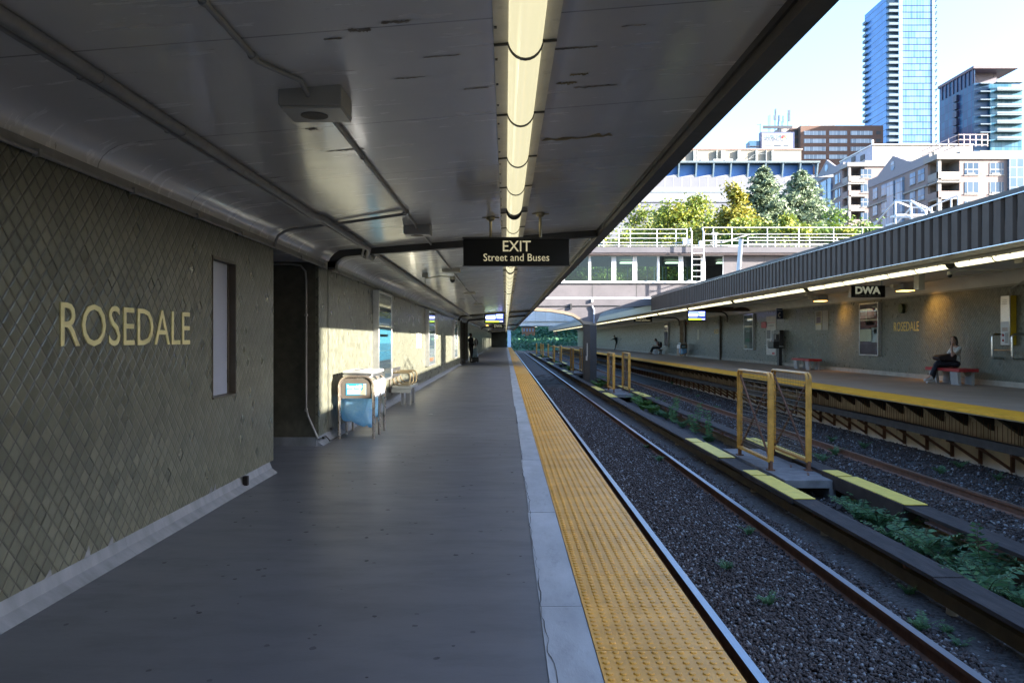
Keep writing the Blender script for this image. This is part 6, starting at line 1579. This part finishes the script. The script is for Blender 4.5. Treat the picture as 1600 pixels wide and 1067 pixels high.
def face(c, f, parent, s=1.0):
    c, f = Vector(c), Vector(f).normalized(); up = Vector((0, 0, 1)); r_ = f.cross(up).normalized(); up = r_.cross(f); Rm = Matrix((r_, f, up)).transposed()
    m = MB()
    for q in (-1, 1): m.ell(c + r_ * .031 * q * s + f * .084 * s + up * .012 * s, .013 * s, .008 * s, .007 * s, 8, 6, rot=Rm)
    m.build('eyes', M('eye_dark', (.03,.02,.015), .3), parent, smooth=True)
    MB().ell(c + f * .088 * s - up * .058 * s, .022 * s, .008 * s, .007 * s, 8, 6, rot=Rm).build('mouth', M('lips', (.28,.10,.08), .5), parent, smooth=True)
    m = MB()
    for q in (-1, 1): m.ell(c + r_ * .031 * q * s + f * .086 * s + up * .035 * s, .02 * s, .006 * s, .004 * s, 8, 6, rot=Rm)
    m.build('eyebrows', M('eye_dark', (.03,.02,.015), .3), parent, smooth=True)
SKIN = M('skin', (.42,.24,.17), .5, var=.08, scale=8)
SKIND = M('skin_dark', (.17,.09,.06), .5, var=.08, scale=8)
HAIR = M('dark_hair', (.028,.018,.013), .45, var=.3, scale=40)
def V3(*a): return Vector(a)
# seated woman on the red bench
def seated(label, base, tee, trs, shoe, skin, fdir, bag, hair_r=1.0, bow=0.0, mirror=1):
    """base: point on the floor under the hips; sits facing -x"""
    b = Vector(base); t = thing('person', label, 'person', b)
    def q(x, y, z): return b + Vector((x, y * mirror, z))
    hipL, hipR = q(0, -.09, .56), q(0, .09, .56)
    chest, neck = q(.04 - bow*.12, 0, .88), q(.02 - bow * .22, 0, 1.06)
    hc = q(-.06 - bow * .30, -.03, 1.22 - bow * .06)
    shN, shF = q(.03 - bow * .2, -.17, 1.0), q(.03 - bow * .2, .17, 1.0)
    kN, kF = q(-.52, -.02, .58), q(-.50, .13, .50)
    aN, aF = q(-.74, -.06, .20), q(-.60, .08, .10)
    tN, tF = q(-.92, -.10, .10), q(-.78, .04, .04)
    if bow: eN, wN = q(-.20, -.2, .74), q(-.40, -.1, .72)
    else: eN, wN = q(-.20, -.20, .80), q(-.16, -.11, 1.06)
    eF, wF = q(-.14, .22, .76), q(-.36, .08, .72)
    mb = MB()
    head(mb, hc, fdir); limb(mb, [neck, hc - Vector((0,0,.05))], [.052, .05])
    mb.ell((chest + neck) / 2 + Vector((0,0,-.03)), .10, .165, .17, 14, 10); mb.ell(q(.03, 0, .70), .095, .14, .16, 14, 10); mb.ell(q(0, 0, .56), .12, .17, .10, 14, 8)
    for sh, e, w_ in ((shN, eN, wN), (shF, eF, wF)): limb(mb, [sh, e, w_], [.052, .04, .028])
    for h_, k, a, to in ((hipL, kN, aN, tN), (hipR, kF, aF, tF)):
        limb(mb, [h_, k], [.085, .058]); limb(mb, [k, (k + a) / 2, a], [.055, .05, .034]); limb(mb, [a, to], [.036, .026])
    hand(mb, wN, (hc - wN) if not bow else Vector((-1, .1, .3)), (0, 1, 0)); hand(mb, wF, (-1, -.3, 0), (0, -.3, -1))
    grown(mb, 'body', skin, t, .010, 4); face(hc, fdir, t)
    mb = MB(); mb.ell((chest + neck) / 2 + Vector((0,0,-.05)), .112, .178, .17, 14, 10); mb.ell(q(.03, 0, .70), .108, .153, .17, 14, 10); mb.ell(q(.02, 0, .60), .12, .165, .09, 14, 8)
    for sh, e in ((shN, eN), (shF, eF)): limb(mb, [sh, sh.lerp(e, .55 if not bow else .2)], [.066, .062])
    grown(mb, 'shirt', tee, t, .014, 3)
    mb = MB(); mb.ell(q(0, 0, .555), .132, .182, .112, 14, 8)
    for h_, k, a in ((hipL, kN, aN), (hipR, kF, aF)): limb(mb, [h_, k], [.098, .074]); limb(mb, [k, k.lerp(a, .5), k.lerp(a, .86)], [.072, .064, .052])
    grown(mb, 'trousers', trs, t, .014, 3)
    for a, to in ((aN, tN), (aF, tF)):
        mb = MB(); limb(mb, [a + Vector((.03, 0, -.05)), to + Vector((0, 0, -.005))], [.048, .036]); limb(mb, [a + Vector((.03,0,-.06)), a + Vector((0,0,-.015))], [.046, .046]); grown(mb, 'shoe', shoe, t, .012, 3)
    mb = MB(); f = Vector(fdir).normalized(); r_ = f.cross(Vector((0,0,1))).normalized()
    mb.ell(hc + Vector((0,0,.045)) - f * .022, .092 * hair_r, .100 * hair_r, .092, 14, 10)
    for s_ in (-1, 1): mb.ell(hc + r_ * .072 * s_ - f * .03 - Vector((0,0,.045)), .034, .05, .105, 10, 8)
    mb.ell(hc - f * .07 - Vector((0,0,.03)), .07, .06, .10, 12, 8)
    grown(mb, 'hair', HAIR, t, .010, 2)
    return t, q
wv, q = seated('woman in white shirt and dark trousers sitting on the red bench, hand at chin', (12.86, 23.25, PZ), M('white_tee', (.55,.53,.49), .8, var=.06), M('navy_trousers', (.012,.013,.022), .8), M('white_shoe', (.62,.60,.57), .6, var=.06), SKIN, (-.75, -.66, .08), True)
bg = thing('handbag', 'black bag resting on the lap of the seated woman in white shirt', 'bag', q(-.3, 0, .66))
mb = MB().prism([(12.86 - .60, PZ + .74), (12.86 - .54, PZ + .66), (12.86 - .08, PZ + .62), (12.86 - .04, PZ + .80), (12.86 - .12, PZ + .86), (12.86 - .50, PZ + .80)], 'y', 23.05, 23.42)
mb.build('bag_body', M('black_leather', (.014,.009,.011), .5, b=.2), bg, bevel=.03, seg=3)
MB().tube([(12.32, 23.06, PZ + .74), (12.30, 23.02, PZ + .66), (12.36, 23.0, PZ + .60), (12.44, 23.03, PZ + .66)], .012, 6).build('strap', M('black_leather', (.014,.009,.011), .5), bg)
rv, q2 = seated('distant seated reader in pink top with bowed head and black backpack', (12.72, 67.4, PZ), M('pink_top', (.30,.16,.15), .8), M('black_trousers', (.010,.010,.011), .8), M('tan_shoe', (.40,.28,.20), .6), SKIN, (-.85, -.25, -.45), False, 1.05, bow=.8)
bp = thing('backpack', 'black backpack worn by the distant seated reader', 'backpack', q2(.2, 0, .6))
mb = MB(); mb.ell(q2(.14, 0, .80), .13, .16, .26, 14, 10); grown(mb, 'pack', BLACK, bp, .016, 3)
mb = MB()
for s_ in (-.11, .11): mb.tube([q2(.08, s_, 1.02), q2(-.06, s_, 1.06), q2(-.14, s_, .86), q2(0, s_, .62)], .018, 6)
mb.build('strap', BLACK, bp)
# standing figures
def standing(label, base, J, tops, trs, shoe, skin, fdir, hair, s=1.0, hat=None):
    """J: joints relative to the base point on the floor, metres"""
    b = Vector(base); t = thing('person', label, 'person', b)
    J = {k: b + Vector(v) * s for k, v in J.items()}
    mb = MB(); hc = J['head']; head(mb, hc, fdir); limb(mb, [J['neck'], hc - Vector((0,0,.05))], [.055, .052])
    up = (J['neck'] - J['pelvis']); ch = J['pelvis'] + up * .72; be = J['pelvis'] + up * .32
    mb.ell(ch, .17, .11, .20, 14, 10); mb.ell(be, .145, .10, .18, 14, 10); mb.ell(J['pelvis'], .16, .11, .12, 14, 8)
    for q_ in 'lr': limb(mb, [J['sh_' + q_], J['el_' + q_], J['wr_' + q_]], [.055, .043, .03]); limb(mb, [J['hip_' + q_], J['kn_' + q_]], [.088, .058]); limb(mb, [J['kn_' + q_], J['kn_' + q_].lerp(J['an_' + q_], .35), J['an_' + q_]], [.056, .052, .036]); limb(mb, [J['an_' + q_], J['toe_' + q_]], [.038, .028]); hand(mb, J['wr_' + q_], J['wr_' + q_] - J['el_' + q_], fdir)
    grown(mb, 'body', skin, t, .012, 4); face(hc, fdir, t)
    mb = MB(); mb.ell(ch, .185, .125, .21, 14, 10); mb.ell(be, .165, .12, .20, 14, 10); mb.ell(J['pelvis'] + Vector((0,0,.03)), .17, .125, .10, 14, 8)
    for q_ in 'lr': limb(mb, [J['sh_' + q_], J['el_' + q_], J['el_' + q_].lerp(J['wr_' + q_], .85)], [.07, .056, .045])
    grown(mb, 'jacket', tops, t, .016, 3)
    mb = MB(); mb.ell(J['pelvis'], .165, .118, .12, 14, 8)
    for q_ in 'lr': limb(mb, [J['hip_' + q_], J['kn_' + q_], J['kn_' + q_].lerp(J['an_' + q_], .92)], [.10, .072, .056])
    grown(mb, 'trousers', trs, t, .016, 3)
    for q_ in 'lr':
        mb = MB(); limb(mb, [J['an_' + q_] + Vector((0,0,-.04)), J['toe_' + q_]], [.05, .04]); grown(mb, 'shoe', shoe, t, .014, 3)
    mb = MB(); f = Vector(fdir).normalized(); mb.ell(hc + Vector((0,0,.05)) - f * .02, .088, .10, .08, 14, 10); grown(mb, 'hair', hair, t, .012, 2)
    return t
BK = M('black_cloth', (.010,.010,.011), .85)
k_ = 52 / F
mx = P(735.5, 565, 52).x
standing('man in black standing by the far doorway with bags on near platform', (mx, 52.0, 0),
  {'head': (.0, 0, 1.74), 'neck': (.0, 0, 1.58), 'pelvis': (.02, 0, 1.0), 'sh_l': (-.02, -.19, 1.48), 'sh_r': (.04, .19, 1.48), 'el_l': (.05, -.22, 1.2), 'wr_l': (.26, -.15, 1.12), 'el_r': (.02, .22, 1.2), 'wr_r': (.2, .16, 1.1),
   'hip_l': (-.03, -.09, .96), 'hip_r': (.05, .09, .96), 'kn_l': (.03, -.1, .5), 'kn_r': (.12, .09, .5), 'an_l': (.0, -.1, .08), 'an_r': (.14, .1, .08), 'toe_l': (.17, -.12, .04), 'toe_r': (.30, .10, .04)}, BK, BK, BK, SKIND, (.9, -.4, -.1), BLACK)
tb_ = thing('tote_bag', 'white and pale blue bag held by the man in black', 'bag', (mx + .34, 51.8, .3))
MB().prism([(mx + .12, .34), (mx + .46, .34), (mx + .40, .92), (mx + .22, .92)], 'y', 51.7, 51.86).build('bag_body', M('bag_pale_blue', (.40,.52,.62), .6, var=.25, scale=6), tb_, bevel=.02)
MB().tube([(mx + .24, 51.7, .9), (mx + .27, 51.75, 1.5), (mx + .33, 51.8, 1.52), (mx + .38, 51.7, .9)], .022, 6).build('strap', M('strap_white', (.6,.6,.62), .6), tb_)
sk = MB(); sk.ell((mx + .34, 51.95, 1.30), .15, .14, .24, 12, 8)
sk2 = grown(sk, 'backpack', BLACK, None, .02, 3); tag(sk2, 'dark backpack carried by the man in black', 'backpack')
cs_ = thing('suitcase', 'low dark case standing on the platform beside the man in black', 'suitcase', (mx + .35, 51.6, 0))
MB().box(mx + .16, mx + .52, 51.5, 51.75, .06, .36).build('shell', BLACK, cs_, bevel=.03)
MB().box(mx + .2, mx + .24, 51.55, 51.6, 0, .06).box(mx + .44, mx + .48, 51.55, 51.6, 0, .06).build('wheel', DARK, cs_)
MB().tube([(mx + .26, 51.62, .36), (mx + .26, 51.62, .42), (mx + .42, 51.62, .42), (mx + .42, 51.62, .36)], .012, 6).build('handle', DARK, cs_)
D_ = 97.0
fx = P(963, 545, D_).x
standing('leaping person in dark clothes with arms flung wide on the far platform', (fx, D_, PZ),
  {'head': (-.24, 0, 1.62), 'neck': (-.12, 0, 1.46), 'pelvis': (.08, 0, .92), 'sh_l': (-.22, -.05, 1.36), 'sh_r': (.14, .05, 1.36), 'el_l': (-.34, -.1, 1.28), 'wr_l': (-.52, -.12, 1.22), 'el_r': (.36, .05, 1.48), 'wr_r': (.60, .05, 1.64),
   'hip_l': (-.0, -.05, .88), 'hip_r': (.16, .05, .88), 'kn_l': (-.10, -.2, .5), 'kn_r': (.20, .2, .48), 'an_l': (-.16, -.1, .10), 'an_r': (.16, .5, .14), 'toe_l': (-.28, -.16, .04), 'toe_r': (.06, .45, .06)}, M('dark_grey_cloth', (.02,.024,.022), .85), BK, BK, SKIND, (-.7, -.7, 0), BLACK)
